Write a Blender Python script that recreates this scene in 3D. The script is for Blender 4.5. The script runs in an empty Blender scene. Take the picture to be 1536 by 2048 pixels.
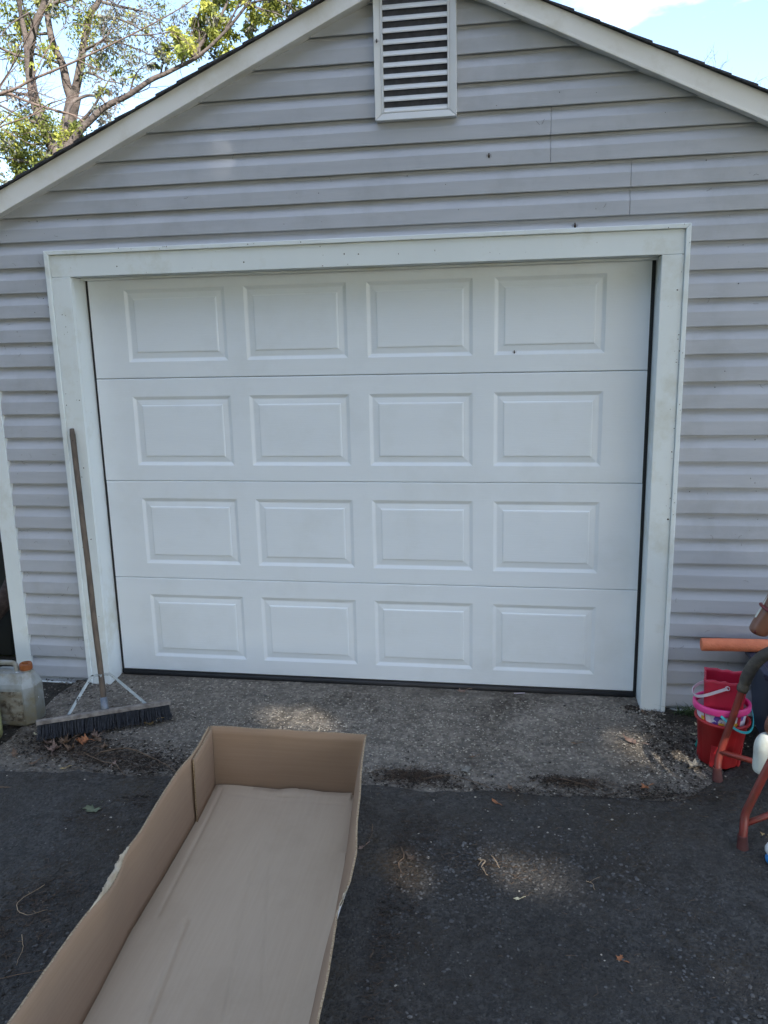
import bpy, bmesh, math, random
from mathutils import Vector, Matrix, noise
S = bpy.context.scene
COL = S.collection
R = math.radians
PI = math.pi

# ------------------------------------------------------------------ camera
CX, CY, CZ = 0.76194, -3.91396, 1.75680
PITCH, YAW, ROLL, FPX = -0.209680, -0.162727, -0.022469, 1600.0
f = Vector((math.sin(YAW) * math.cos(PITCH), math.cos(YAW) * math.cos(PITCH), math.sin(PITCH)))
rt0 = f.cross(Vector((0, 0, 1))).normalized()
up0 = rt0.cross(f)
rt = rt0 * math.cos(ROLL) + up0 * math.sin(ROLL)
up = -rt0 * math.sin(ROLL) + up0 * math.cos(ROLL)
cam = bpy.data.cameras.new('camera')
camo = bpy.data.objects.new('camera', cam)
COL.objects.link(camo)
m3 = Matrix((rt, up, -f)).transposed()
camo.matrix_world = Matrix.Translation((CX, CY, CZ)) @ m3.to_4x4()
cam.sensor_fit = 'VERTICAL'
cam.sensor_height = 24.0
cam.lens = 24.0 * FPX / 2048.0
cam.clip_start = 0.05
cam.clip_end = 500
S.camera = camo

# ------------------------------------------------------------------ world, sun, exposure
SUN = Vector((0.50, -0.74, 0.62)).normalized()      # towards the sun (behind and right of the viewer)
SUN_EL = math.asin(SUN.z)
SUN_AZ = math.atan2(SUN.x, SUN.y)
w = bpy.data.worlds.new("World")
S.world = w
w.use_nodes = True
wn, wl = w.node_tree.nodes, w.node_tree.links
wn.clear()
sky = wn.new('ShaderNodeTexSky')
sky.sky_type = 'NISHITA'
sky.sun_disc = False
sky.sun_elevation = SUN_EL
sky.sun_rotation = SUN_AZ
sky.air_density = 1.0
sky.dust_density = 0.8
sky.ozone_density = 2.4
tc = wn.new('ShaderNodeTexCoord')
mp = wn.new('ShaderNodeMapping')
mp.inputs['Scale'].default_value = (1.0, 1.0, 2.6)
mp.inputs['Location'].default_value = (0.35, 0.1, 0.25)
wl.new(tc.outputs['Generated'], mp.inputs['Vector'])
nz = wn.new('ShaderNodeTexNoise')
nz.inputs['Scale'].default_value = 2.1
nz.inputs['Detail'].default_value = 7
nz.inputs['Roughness'].default_value = 0.55
wl.new(mp.outputs['Vector'], nz.inputs['Vector'])
cr = wn.new('ShaderNodeValToRGB')
cr.color_ramp.elements[0].position = 0.56
cr.color_ramp.elements[1].position = 0.76
cr.color_ramp.elements[0].color = (0.025, 0.025, 0.025, 1)
wl.new(nz.outputs['Fac'], cr.inputs['Fac'])
mx = wn.new('ShaderNodeMix')
mx.data_type = 'RGBA'
mx.inputs[7].default_value = (12.0, 12.3, 12.6, 1)
wl.new(cr.outputs['Color'], mx.inputs[0])
wl.new(sky.outputs['Color'], mx.inputs[6])
bg = wn.new('ShaderNodeBackground')
bg.inputs['Strength'].default_value = 0.13
wl.new(mx.outputs[2], bg.inputs['Color'])
wo = wn.new('ShaderNodeOutputWorld')
wl.new(bg.outputs[0], wo.inputs[0])

sl = bpy.data.lights.new('sun', 'SUN')
sl.energy = 4.8
sl.angle = R(0.53)
sl.color = (1.0, 0.93, 0.82)
so = bpy.data.objects.new('sun', sl)
COL.objects.link(so)
so.rotation_euler = (-SUN).to_track_quat('-Z', 'Y').to_euler()
so.location = (6, -8, 10)

S.view_settings.view_transform = 'Standard'
S.view_settings.look = 'None'
S.view_settings.gamma = 1.0
S.view_settings.exposure = 1.56
S.render.engine = 'CYCLES'

# ------------------------------------------------------------------ material helper
def mat(name, c1, c2=None, scale=8.0, rough=0.6, bump=0.0, bscale=None, stretch=None, spec=0.5,
        lo=0.35, hi=0.65, dirt=None, dirt_scale=3.0, dirt_lo=0.55, dirt_hi=0.75, metal=0.0, detail=6,
        bdist=0.01, trans=0.0, spots=None, spot_scale=60, spot_at=0.72):
    m = bpy.data.materials.new(name)
    m.use_nodes = True
    n, l = m.node_tree.nodes, m.node_tree.links
    p = n['Principled BSDF']
    p.inputs['Roughness'].default_value = rough
    p.inputs['Metallic'].default_value = metal
    p.inputs['Specular IOR Level'].default_value = spec
    t = n.new('ShaderNodeTexCoord')
    v = t.outputs['Object']
    if stretch:
        mpn = n.new('ShaderNodeMapping')
        mpn.inputs['Scale'].default_value = stretch
        l.new(v, mpn.inputs['Vector'])
        v = mpn.outputs['Vector']
    c2 = c2 or tuple(x * 0.85 for x in c1)
    a = n.new('ShaderNodeTexNoise')
    a.inputs['Scale'].default_value = scale
    a.inputs['Detail'].default_value = detail
    l.new(v, a.inputs['Vector'])
    r = n.new('ShaderNodeValToRGB')
    r.color_ramp.elements[0].position = lo
    r.color_ramp.elements[0].color = (*c1, 1)
    r.color_ramp.elements[1].position = hi
    r.color_ramp.elements[1].color = (*c2, 1)
    l.new(a.outputs['Fac'], r.inputs['Fac'])
    out = r.outputs['Color']
    def over(out, col, sc, p0, p1, det=8):
        b = n.new('ShaderNodeTexNoise')
        b.inputs['Scale'].default_value = sc
        b.inputs['Detail'].default_value = det
        b.inputs['Roughness'].default_value = 0.65
        l.new(t.outputs['Object'], b.inputs['Vector'])
        rr = n.new('ShaderNodeValToRGB')
        rr.color_ramp.elements[0].position = p0
        rr.color_ramp.elements[1].position = p1
        l.new(b.outputs['Fac'], rr.inputs['Fac'])
        k = n.new('ShaderNodeMix')
        k.data_type = 'RGBA'
        k.inputs[7].default_value = (*col, 1)
        l.new(rr.outputs['Color'], k.inputs[0])
        l.new(out, k.inputs[6])
        return k.outputs[2]
    if dirt:
        out = over(out, dirt, dirt_scale, dirt_lo, dirt_hi)
    if spots:
        out = over(out, spots, spot_scale, spot_at, spot_at + 0.03, 2)
    l.new(out, p.inputs['Base Color'])
    if bump:
        b = n.new('ShaderNodeTexNoise')
        b.inputs['Scale'].default_value = bscale or scale * 4
        b.inputs['Detail'].default_value = 8
        l.new(v, b.inputs['Vector'])
        bp = n.new('ShaderNodeBump')
        bp.inputs['Strength'].default_value = bump
        bp.inputs['Distance'].default_value = bdist
        l.new(b.outputs['Fac'], bp.inputs['Height'])
        l.new(bp.outputs['Normal'], p.inputs['Normal'])
    if trans:
        tr = n.new('ShaderNodeBsdfTranslucent')
        l.new(out, tr.inputs['Color'])
        ms = n.new('ShaderNodeMixShader')
        ms.inputs[0].default_value = trans
        l.new(p.outputs[0], ms.inputs[1])
        l.new(tr.outputs[0], ms.inputs[2])
        l.new(ms.outputs[0], n['Material Output'].inputs['Surface'])
    return m

def ground_mat(name, base1, base2, chip, chip_scale, chip_amt, dirt, big_scale, bump=0.6, rough=0.85, dirt_lo=0.5, dirt_hi=0.7, moss=None):
    """aggregate surface: voronoi stones of several shades in a darker binder, with dirt patches"""
    m = bpy.data.materials.new(name)
    m.use_nodes = True
    n, l = m.node_tree.nodes, m.node_tree.links
    p = n['Principled BSDF']
    p.inputs['Roughness'].default_value = rough
    p.inputs['Specular IOR Level'].default_value = 0.35
    t = n.new('ShaderNodeTexCoord')
    def noise_(sc, det=6, ro=0.6):
        a = n.new('ShaderNodeTexNoise')
        a.inputs['Scale'].default_value = sc
        a.inputs['Detail'].default_value = det
        a.inputs['Roughness'].default_value = ro
        l.new(t.outputs['Object'], a.inputs['Vector'])
        return a.outputs['Fac']
    def ramp(x, p0, p1, c0=(0, 0, 0), c1=(1, 1, 1)):
        r = n.new('ShaderNodeValToRGB')
        r.color_ramp.elements[0].position = p0
        r.color_ramp.elements[1].position = p1
        r.color_ramp.elements[0].color = (*c0, 1)
        r.color_ramp.elements[1].color = (*c1, 1)
        l.new(x, r.inputs['Fac'])
        return r.outputs['Color']
    def mixc(fac, a, b):
        k = n.new('ShaderNodeMix')
        k.data_type = 'RGBA'
        l.new(fac, k.inputs[0])
        for s, x in ((6, a), (7, b)):
            if isinstance(x, tuple):
                k.inputs[s].default_value = (*x, 1)
            else:
                l.new(x, k.inputs[s])
        return k.outputs[2]
    def mul(a, b):
        k = n.new('ShaderNodeMath')
        k.operation = 'MULTIPLY'
        for s, x in ((0, a), (1, b)):
            if isinstance(x, float):
                k.inputs[s].default_value = x
            else:
                l.new(x, k.inputs[s])
        return k.outputs[0]
    col = ramp(noise_(big_scale), 0.3, 0.7, base1, base2)
    v = n.new('ShaderNodeTexVoronoi')
    v.inputs['Scale'].default_value = chip_scale
    l.new(t.outputs['Object'], v.inputs['Vector'])
    sep = n.new('ShaderNodeSeparateColor')
    l.new(v.outputs['Color'], sep.inputs[0])
    inside = ramp(v.outputs['Distance'], 0.26, 0.42, (1, 1, 1), (0, 0, 0))
    pick = ramp(sep.outputs[0], 1 - chip_amt - 0.1, 1 - chip_amt + 0.15)
    fac = mul(inside, pick)
    stone = ramp(sep.outputs[1], 0.1, 1.0, tuple(c * 0.45 for c in chip), chip)
    col = mixc(fac, col, stone)
    var = ramp(sep.outputs[2], 0.0, 1.0, (0.55, 0.55, 0.56), (1.5, 1.48, 1.42))
    mm = n.new('ShaderNodeMix')
    mm.data_type = 'RGBA'
    mm.blend_type = 'MULTIPLY'
    mm.inputs[0].default_value = 0.75
    l.new(col, mm.inputs[6])
    l.new(var, mm.inputs[7])
    col = mm.outputs[2]
    col = mixc(ramp(noise_(16, 7, 0.7), 0.48, 0.72), col, mixc(ramp(noise_(60, 3), 0.2, 0.8), tuple(c * 0.55 for c in base1), base1))
    v2 = n.new('ShaderNodeTexVoronoi')
    v2.inputs['Scale'].default_value = chip_scale * 0.55
    l.new(t.outputs['Object'], v2.inputs['Vector'])
    grain2 = ramp(v2.outputs['Distance'], 0.05, 0.6, (1, 1, 1), (0, 0, 0))
    d = ramp(noise_(1.9, 9, 0.7), dirt_lo, dirt_hi)
    d2 = mul(d, ramp(noise_(45, 4), 0.30, 0.62))
    col = mixc(d2, col, dirt)
    if moss:
        d3 = mul(ramp(noise_(3.1, 9, 0.75), 0.50, 0.64), ramp(noise_(70, 3), 0.35, 0.6))
        col = mixc(d3, col, moss)
    l.new(col, p.inputs['Base Color'])
    hgt = n.new('ShaderNodeMath')
    hgt.operation = 'ADD'
    h2 = n.new('ShaderNodeMath')
    h2.operation = 'ADD'
    l.new(mul(inside, 0.5), h2.inputs[0])
    l.new(mul(grain2, 0.6), h2.inputs[1])
    l.new(h2.outputs[0], hgt.inputs[0])
    l.new(mul(noise_(130, 5), 0.9), hgt.inputs[1])
    bp = n.new('ShaderNodeBump')
    bp.inputs['Strength'].default_value = bump
    bp.inputs['Distance'].default_value = 0.015
    l.new(hgt.outputs[0], bp.inputs['Height'])
    l.new(bp.outputs['Normal'], p.inputs['Normal'])
    return m

M = {}
M['siding'] = mat('vinyl_siding', (0.41, 0.428, 0.472), (0.445, 0.463, 0.507), scale=3, rough=0.5, bump=0.25, bscale=18, stretch=(1, 1, 9), bdist=0.002,
                  dirt=(0.32, 0.33, 0.35), dirt_scale=3.5, dirt_lo=0.5, dirt_hi=0.85, spots=(0.08, 0.07, 0.06), spot_scale=70, spot_at=0.79)
M['trim'] = mat('white_trim', (0.70, 0.75, 0.76), (0.74, 0.79, 0.80), scale=2, rough=0.5, bump=0.08, bscale=25,
                dirt=(0.50, 0.50, 0.41), dirt_scale=4.0, dirt_lo=0.55, dirt_hi=0.85, spots=(0.13, 0.12, 0.08), spot_scale=55, spot_at=0.775)
M['fascia'] = mat('fascia_white', (0.76, 0.75, 0.72), (0.79, 0.785, 0.76), scale=2, rough=0.5,
                  dirt=(0.55, 0.52, 0.44), dirt_scale=5, dirt_lo=0.5, dirt_hi=0.85, spots=(0.12, 0.11, 0.08), spot_scale=60, spot_at=0.79)
M['door'] = mat('door_paint', (0.70, 0.75, 0.80), (0.73, 0.78, 0.83), scale=1.5, rough=0.42, bump=0.5, bscale=55, stretch=(0.22, 1, 3.2), bdist=0.0012,
                dirt=(0.62, 0.66, 0.68), dirt_scale=2.5, dirt_lo=0.5, dirt_hi=0.9)
M['black'] = mat('black_rubber', (0.012, 0.013, 0.016), (0.02, 0.021, 0.025), rough=0.55)
M['gap'] = mat('dark_gap', (0.02, 0.02, 0.022), rough=0.9)
M['screen'] = mat('vent_screen_grey', (0.085, 0.09, 0.12), (0.06, 0.065, 0.085), scale=40, rough=0.9)
M['vent'] = mat('vent_white', (0.70, 0.72, 0.74), (0.66, 0.68, 0.70), scale=6, rough=0.5)
M['shingle'] = mat('asphalt_shingle', (0.035, 0.037, 0.042), (0.07, 0.07, 0.075), scale=60, rough=0.9, bump=0.8, bscale=200)
M['asphalt'] = ground_mat('old_asphalt', (0.040, 0.037, 0.034), (0.092, 0.087, 0.082), (0.20, 0.19, 0.17), 95, 0.16, (0.034, 0.027, 0.020), 0.9, 0.9,
                          dirt_lo=0.42, dirt_hi=0.66, moss=(0.050, 0.036, 0.022))
M['concrete'] = ground_mat('exposed_aggregate', (0.160, 0.140, 0.116), (0.265, 0.236, 0.202), (0.50, 0.45, 0.38), 66, 0.40, (0.060, 0.048, 0.036), 1.6, 0.9,
                           dirt_lo=0.46, dirt_hi=0.64)
M['soil'] = ground_mat('soil', (0.030, 0.026, 0.021), (0.055, 0.048, 0.038), (0.22, 0.2, 0.17), 70, 0.12, (0.02, 0.017, 0.012), 2.0, 1.0)
M['grass_ground'] = mat('lawn', (0.05, 0.075, 0.02), (0.11, 0.10, 0.04), scale=2.5, rough=0.95, bump=1.0, bscale=60, bdist=0.05)
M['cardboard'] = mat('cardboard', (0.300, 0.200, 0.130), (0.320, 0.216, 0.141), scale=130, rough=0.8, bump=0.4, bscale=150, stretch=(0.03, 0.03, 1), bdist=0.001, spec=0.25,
                     dirt=(0.255, 0.175, 0.12), dirt_scale=2.2, dirt_lo=0.5, dirt_hi=0.85)
M['card_edge'] = mat('cardboard_cut_edge', (0.22, 0.15, 0.085), (0.42, 0.32, 0.21), scale=190, rough=0.9, spec=0.2)
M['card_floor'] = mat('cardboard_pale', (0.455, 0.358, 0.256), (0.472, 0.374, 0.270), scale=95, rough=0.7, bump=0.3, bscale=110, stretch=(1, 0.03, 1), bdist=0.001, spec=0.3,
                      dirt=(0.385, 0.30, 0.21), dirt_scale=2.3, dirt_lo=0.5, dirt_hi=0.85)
M['card_white'] = mat('cardboard_white_print', (0.62, 0.60, 0.66), (0.55, 0.55, 0.58), scale=5, rough=0.6)
M['torn'] = mat('torn_paper', (0.52, 0.46, 0.36), (0.40, 0.33, 0.24), scale=90, rough=0.9, spec=0.2, stretch=(1, .3, .3))
M['wood_handle'] = mat('weathered_wood', (0.125, 0.092, 0.066), (0.062, 0.047, 0.036), scale=12, rough=0.7, bump=0.4, bscale=60, stretch=(3, 3, 0.35), bdist=0.002,
                       spots=(0.02, 0.015, 0.01), spot_scale=38, spot_at=0.68)
M['wood_block'] = mat('grey_broom_block', (0.26, 0.23, 0.20), (0.12, 0.10, 0.085), scale=30, rough=0.85, bump=0.4, bscale=80)
M['bristle'] = mat('black_bristles', (0.012, 0.014, 0.020), (0.035, 0.038, 0.048), scale=90, rough=0.6)
M['brace'] = mat('chipped_paint_steel', (0.38, 0.43, 0.46), (0.28, 0.33, 0.36), scale=30, rough=0.5, metal=0.2, spots=(0.05, 0.05, 0.055), spot_scale=45, spot_at=0.62)
M['socket'] = mat('socket_steel', (0.12, 0.14, 0.17), (0.22, 0.24, 0.27), scale=30, rough=0.45, metal=0.4)
M['jug'] = mat('grimy_white_plastic', (0.30, 0.32, 0.32), (0.17, 0.18, 0.165), scale=12, rough=0.5, dirt=(0.17, 0.15, 0.10), dirt_scale=7, dirt_lo=0.45, dirt_hi=0.62,
               stretch=(1, 1, .5), spots=(0.60, 0.63, 0.62), spot_scale=22, spot_at=0.70)
M['juglabel'] = mat('peeled_label', (0.16, 0.13, 0.085), (0.27, 0.26, 0.22), scale=16, rough=0.8, stretch=(1, 1, 2.4), dirt=(0.06, 0.045, 0.03), dirt_scale=18, dirt_lo=0.5, dirt_hi=0.62)
M['orangecap'] = mat('orange_plastic', (0.27, 0.075, 0.012), (0.16, 0.045, 0.010), scale=40, rough=0.5, bump=0.3)
M['yellowjug'] = mat('yellowed_plastic', (0.36, 0.36, 0.16), (0.17, 0.16, 0.07), scale=14, rough=0.5, dirt=(0.06, 0.055, 0.02), dirt_scale=14, dirt_lo=0.52, dirt_hi=0.7)
M['red'] = mat('red_plastic', (0.46, 0.022, 0.028), (0.40, 0.02, 0.025), scale=6, rough=0.42, dirt=(0.28, 0.03, 0.03), dirt_scale=8, dirt_lo=0.5, dirt_hi=0.8)
M['crimson'] = mat('crimson_plastic', (0.50, 0.018, 0.055), (0.44, 0.016, 0.05), scale=6, rough=0.42, dirt=(0.32, 0.03, 0.05), dirt_scale=9, dirt_lo=0.5, dirt_hi=0.8)
M['pink'] = mat('pink_plastic', (0.80, 0.06, 0.28), (0.74, 0.05, 0.25), scale=6, rough=0.35)
M['pailwhite'] = mat('frosted_lilac_plastic', (0.52, 0.47, 0.56), (0.62, 0.58, 0.62), scale=12, rough=0.4)
M['purple'] = mat('purple_print', (0.12, 0.06, 0.32), (0.18, 0.08, 0.38), scale=10, rough=0.4)
M['yellow'] = mat('yellow_print', (0.72, 0.45, 0.05), (0.65, 0.40, 0.04), scale=10, rough=0.4)
M['handlewhite'] = mat('lilac_handle', (0.68, 0.60, 0.68), (0.62, 0.55, 0.62), scale=10, rough=0.4)
M['turq'] = mat('turquoise_plastic', (0.05, 0.45, 0.52), (0.04, 0.38, 0.45), scale=10, rough=0.35)
M['teal'] = mat('teal_plastic', (0.01, 0.22, 0.19), (0.01, 0.17, 0.15), scale=10, rough=0.4)
M['noodle'] = mat('orange_foam', (0.78, 0.24, 0.12), (0.70, 0.20, 0.10), scale=25, rough=0.8, bump=0.4, bscale=120, dirt=(0.50, 0.17, 0.09), dirt_scale=16, dirt_lo=0.58, dirt_hi=0.75)
M['frame_red'] = mat('dark_red_tube', (0.22, 0.035, 0.025), (0.18, 0.03, 0.022), scale=20, rough=0.4, dirt=(0.13, 0.04, 0.025), dirt_scale=22, dirt_lo=0.5, dirt_hi=0.7,
                     spots=(0.4, 0.34, 0.3), spot_scale=90, spot_at=0.80)
M['boot'] = mat('dull_rubber_boot', (0.10, 0.025, 0.02), (0.07, 0.02, 0.02), scale=20, rough=0.7)
M['sleeve'] = mat('grimy_foam_sleeve', (0.085, 0.075, 0.06), (0.035, 0.033, 0.032), scale=14, rough=0.75, bump=0.4, bscale=60, dirt=(0.18, 0.155, 0.12), dirt_scale=12, dirt_lo=0.56, dirt_hi=0.75)
M['horse'] = mat('brown_horse_plastic', (0.20, 0.085, 0.05), (0.16, 0.065, 0.04), scale=7, rough=0.35, dirt=(0.11, 0.055, 0.04), dirt_scale=9, dirt_lo=0.5, dirt_hi=0.75)
M['hoof'] = mat('white_horse_plastic', (0.62, 0.66, 0.60), (0.55, 0.58, 0.54), scale=8, rough=0.4, dirt=(0.38, 0.37, 0.31), dirt_scale=12, dirt_lo=0.5, dirt_hi=0.8)
M['maroon'] = mat('maroon_bridle', (0.16, 0.02, 0.025), (0.12, 0.018, 0.02), scale=10, rough=0.4)
M['mane'] = mat('dark_mane', (0.02, 0.02, 0.03), (0.035, 0.035, 0.05), scale=12, rough=0.5)
M['navy'] = mat('navy_plastic', (0.022, 0.035, 0.065), (0.03, 0.045, 0.075), scale=5, rough=0.5, dirt=(0.05, 0.055, 0.06), dirt_scale=8, dirt_lo=0.5, dirt_hi=0.8)
M['blackbin'] = mat('black_bin', (0.008, 0.010, 0.011), (0.014, 0.017, 0.018), scale=5, rough=0.6)
M['brownlog'] = mat('brown_bark', (0.035, 0.022, 0.02), (0.06, 0.042, 0.04), scale=15, rough=0.9, bump=0.8, stretch=(1, 4, 4))
M['cord'] = mat('white_cord', (0.55, 0.55, 0.55), rough=0.7)
M['bluetoy'] = mat('blue_toy', (0.03, 0.25, 0.62), (0.03, 0.2, 0.5), rough=0.35)
M['whitetoy'] = mat('white_toy', (0.66, 0.68, 0.66), rough=0.4)
M['bark'] = mat('tree_bark', (0.06, 0.048, 0.044), (0.12, 0.10, 0.09), scale=5, rough=0.9, bump=0.7, bscale=24, bdist=0.03)
M['twigbark'] = mat('pale_twig', (0.10, 0.072, 0.062), (0.15, 0.11, 0.092), scale=5, rough=0.9)
M['leaf_green'] = mat('leaf_green', (0.10, 0.135, 0.032), (0.24, 0.26, 0.055), scale=2.2, rough=0.6, trans=0.40)
M['leaf_yellow'] = mat('leaf_yellow', (0.50, 0.50, 0.10), (0.32, 0.38, 0.09), scale=2.2, rough=0.6, trans=0.45)
M['leaf_blue'] = mat('leaf_hazed', (0.14, 0.16, 0.15), (0.22, 0.22, 0.19), scale=3, rough=0.6, trans=0.3)  # haze and backlight of the distant leaves put into the blue-grey colour
M['grass'] = mat('grass_blades', (0.035, 0.07, 0.02), (0.05, 0.085, 0.03), scale=10, rough=0.6)
M['litter'] = mat('dry_litter', (0.075, 0.05, 0.035), (0.035, 0.025, 0.018), scale=30, rough=0.9)
M['twig'] = mat('dry_twig', (0.17, 0.115, 0.075), (0.09, 0.06, 0.04), scale=25, rough=0.9)
M['paletwig'] = mat('pale_root', (0.42, 0.31, 0.20), (0.30, 0.21, 0.13), scale=25, rough=0.9)
M['stones'] = mat('pale_chips', (0.46, 0.42, 0.35), (0.22, 0.19, 0.155), scale=35, rough=0.85)
M['darkstones'] = mat('dark_chips', (0.050, 0.049, 0.048), (0.12, 0.115, 0.11), scale=9, rough=0.8)
M['carpaint'] = mat('pale_blue_paint', (0.55, 0.62, 0.68), rough=0.25)
M['carglass'] = mat('dark_glass', (0.02, 0.025, 0.03), rough=0.08)
M['chrome'] = mat('wheel_metal', (0.35, 0.36, 0.38), rough=0.3, metal=0.8)
M['lamp'] = mat('lamp_lens', (0.6, 0.6, 0.58), rough=0.15)

# ------------------------------------------------------------------ mesh helpers
def tagit(o, label=None, cat=None, group=None, kind=None):
    if label: o['label'] = label
    if cat: o['category'] = cat
    if group: o['group'] = group
    if kind: o['kind'] = kind
    return o

def thing(name, label, cat, loc=(0, 0, 0), rz=0.0, group=None):
    o = bpy.data.objects.new(name, None)
    o.empty_display_size = 0.1
    COL.objects.link(o)
    o.location = loc
    o.rotation_euler = (0, 0, rz)
    return tagit(o, label, cat, group)

class MB:
    def __init__(s):
        s.bm = bmesh.new()
    def box(s, x0, x1, y0, y1, z0, z1, mi=0):
        v = [s.bm.verts.new((x, y, z)) for z in (z0, z1) for y in (y0, y1) for x in (x0, x1)]
        for q in ((0, 2, 3, 1), (4, 5, 7, 6), (0, 1, 5, 4), (2, 6, 7, 3), (0, 4, 6, 2), (1, 3, 7, 5)):
            s.bm.faces.new([v[i] for i in q]).material_index = mi
        return v
    def poly(s, pts, mi=0):
        f_ = s.bm.faces.new([s.bm.verts.new(p) for p in pts])
        f_.material_index = mi
        return f_
    def tube(s, pts, rad, seg=10, cap=True, mi=0, flat=1.0):
        """tube along a polyline; rad is a number or one per point"""
        pts = [Vector(p) for p in pts]
        if not hasattr(rad, '__len__'):
            rad = [rad] * len(pts)
        rings = []
        ref = None
        for i, p in enumerate(pts):
            d = (pts[min(i + 1, len(pts) - 1)] - pts[max(i - 1, 0)])
            if d.length < 1e-9: d = Vector((0, 0, 1))
            d.normalize()
            if ref is None:
                ref = Vector((0, 0, 1)) if abs(d.z) < 0.9 else Vector((1, 0, 0))
            a = d.cross(ref)
            if a.length < 1e-6: a = d.orthogonal()
            a.normalize()
            b = a.cross(d).normalized()
            ref = b
            rings.append([s.bm.verts.new(p + (a * math.cos(t) + b * math.sin(t) * flat) * rad[i]) for t in [2 * PI * k / seg for k in range(seg)]])
        for r0, r1 in zip(rings, rings[1:]):
            for k in range(seg):
                f_ = s.bm.faces.new((r0[k], r0[(k + 1) % seg], r1[(k + 1) % seg], r1[k]))
                f_.material_index = mi
                f_.smooth = True
        if cap:
            for r_ in (rings[0][::-1], rings[-1]):
                if len(set(tuple(v.co) for v in r_)) > 2:
                    s.bm.faces.new(r_).material_index = mi
        return rings
    def lathe(s, prof, seg=40, cx=0, cy=0, mi=0, smooth=True, closed=False):
        """prof: list of (r, z)"""
        rings = [[s.bm.verts.new((cx + r_ * math.cos(2 * PI * k / seg), cy + r_ * math.sin(2 * PI * k / seg), z)) for k in range(seg)] for r_, z in prof]
        pr = list(zip(rings, rings[1:]))
        if closed: pr.append((rings[-1], rings[0]))
        for a, b in pr:
            for k in range(seg):
                f_ = s.bm.faces.new((a[k], a[(k + 1) % seg], b[(k + 1) % seg], b[k]))
                f_.material_index = mi
                f_.smooth = smooth
        return rings
    def ico(s, p, r_, sub=1, sq=(1, 1, 1), mi=0, jit=0.0):
        if sub == 1 and jit:
            if not hasattr(MB, 'IV'):
                t_ = (1 + 5 ** .5) / 2
                MB.IV = [Vector(v).normalized() for v in ((-1, t_, 0), (1, t_, 0), (-1, -t_, 0), (1, -t_, 0), (0, -1, t_), (0, 1, t_), (0, -1, -t_), (0, 1, -t_), (t_, 0, -1), (t_, 0, 1), (-t_, 0, -1), (-t_, 0, 1))]
                MB.IF = ((0, 11, 5), (0, 5, 1), (0, 1, 7), (0, 7, 10), (0, 10, 11), (1, 5, 9), (5, 11, 4), (11, 10, 2), (10, 7, 6), (7, 1, 8), (3, 9, 4), (3, 4, 2), (3, 2, 6), (3, 6, 8), (3, 8, 9), (4, 9, 5), (2, 4, 11), (6, 2, 10), (8, 6, 7), (9, 8, 1))
            a_ = random.random() * 6.28
            ca, sa = math.cos(a_), math.sin(a_)
            V_ = []
            for c in MB.IV:
                k_ = r_ * (1 + random.uniform(-jit, jit))
                x_, y_, z_ = c.x * sq[0] * k_, c.y * sq[1] * k_, c.z * sq[2] * k_
                V_.append(s.bm.verts.new((p[0] + x_ * ca - y_ * sa, p[1] + x_ * sa + y_ * ca, p[2] + z_)))
            for q in MB.IF: s.bm.faces.new([V_[i] for i in q]).material_index = mi
            return
        g = bmesh.ops.create_icosphere(s.bm, subdivisions=sub, radius=1.0)
        rot = Matrix.Rotation(random.random() * 6.28, 3, 'Z') if jit else Matrix.Identity(3)
        for v in g['verts']:
            c = v.co.copy()
            if jit: c *= 1 + random.uniform(-jit, jit)
            c = rot @ Vector((c.x * sq[0] * r_, c.y * sq[1] * r_, c.z * sq[2] * r_))
            v.co = c + Vector(p)
        return g
    def build(s, name, m, parent=None, bevel=0.0, smooth=False, seg=2, recalc=True):
        if recalc:
            bmesh.ops.recalc_face_normals(s.bm, faces=s.bm.faces)
        me = bpy.data.meshes.new(name)
        s.bm.to_mesh(me)
        s.bm.free()
        for x in (m if isinstance(m, (list, tuple)) else [m]):
            me.materials.append(x)
        o = bpy.data.objects.new(name, me)
        COL.objects.link(o)
        if parent is not None:
            o.parent = parent
        if smooth:
            for p in me.polygons: p.use_smooth = True
        if bevel:
            b = o.modifiers.new('bevel', 'BEVEL')
            b.width = bevel
            b.segments = seg
            b.limit_method = 'ANGLE'
            b.angle_limit = R(35)
        return o

def smoothpath(pts, n=8):
    """Catmull-Rom through points"""
    P = [Vector(p) for p in pts]
    P = [P[0] * 2 - P[1]] + P + [P[-1] * 2 - P[-2]]
    out = []
    for i in range(1, len(P) - 2):
        for k in range(n):
            t = k / n
            a, b, c, d = P[i - 1], P[i], P[i + 1], P[i + 2]
            out.append(0.5 * ((2 * b) + (c - a) * t + (2 * a - 5 * b + 4 * c - d) * t * t + (3 * b - a - 3 * c + d) * t ** 3))
    out.append(P[-2])
    return out

def gz(y):
    if y >= 0: return -0.03
    return -0.03 + 0.06 * max(y, -1) + 0.03 * min(0, y + 1)

def nz3(x, y, z=0.0):
    return noise.noise(Vector((x, y, z)))

# ------------------------------------------------------------------ setting: ground
def sheet(name, x0, x1, y0, y1, nx, ny, dz, m, front=None, amp=0.0, side=None):
    b = MB()
    V = {}
    for j in range(ny + 1):
        for i in range(nx + 1):
            x = x0 + (x1 - x0) * i / nx
            ya = y0 + (front(x) if front else 0)
            y = ya + (y1 - ya) * j / ny
            if side: x += side(y) * (1 if i == nx else -1 if i == 0 else 0)
            V[i, j] = b.bm.verts.new((x, y, gz(y) + dz + amp * nz3(x * 1.7, y * 1.7, 3.1)))
    for j in range(ny):
        for i in range(nx):
            b.bm.faces.new((V[i, j], V[i + 1, j], V[i + 1, j + 1], V[i, j + 1])).smooth = True
    return tagit(b.build(name, m, recalc=True), kind='structure')

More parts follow.
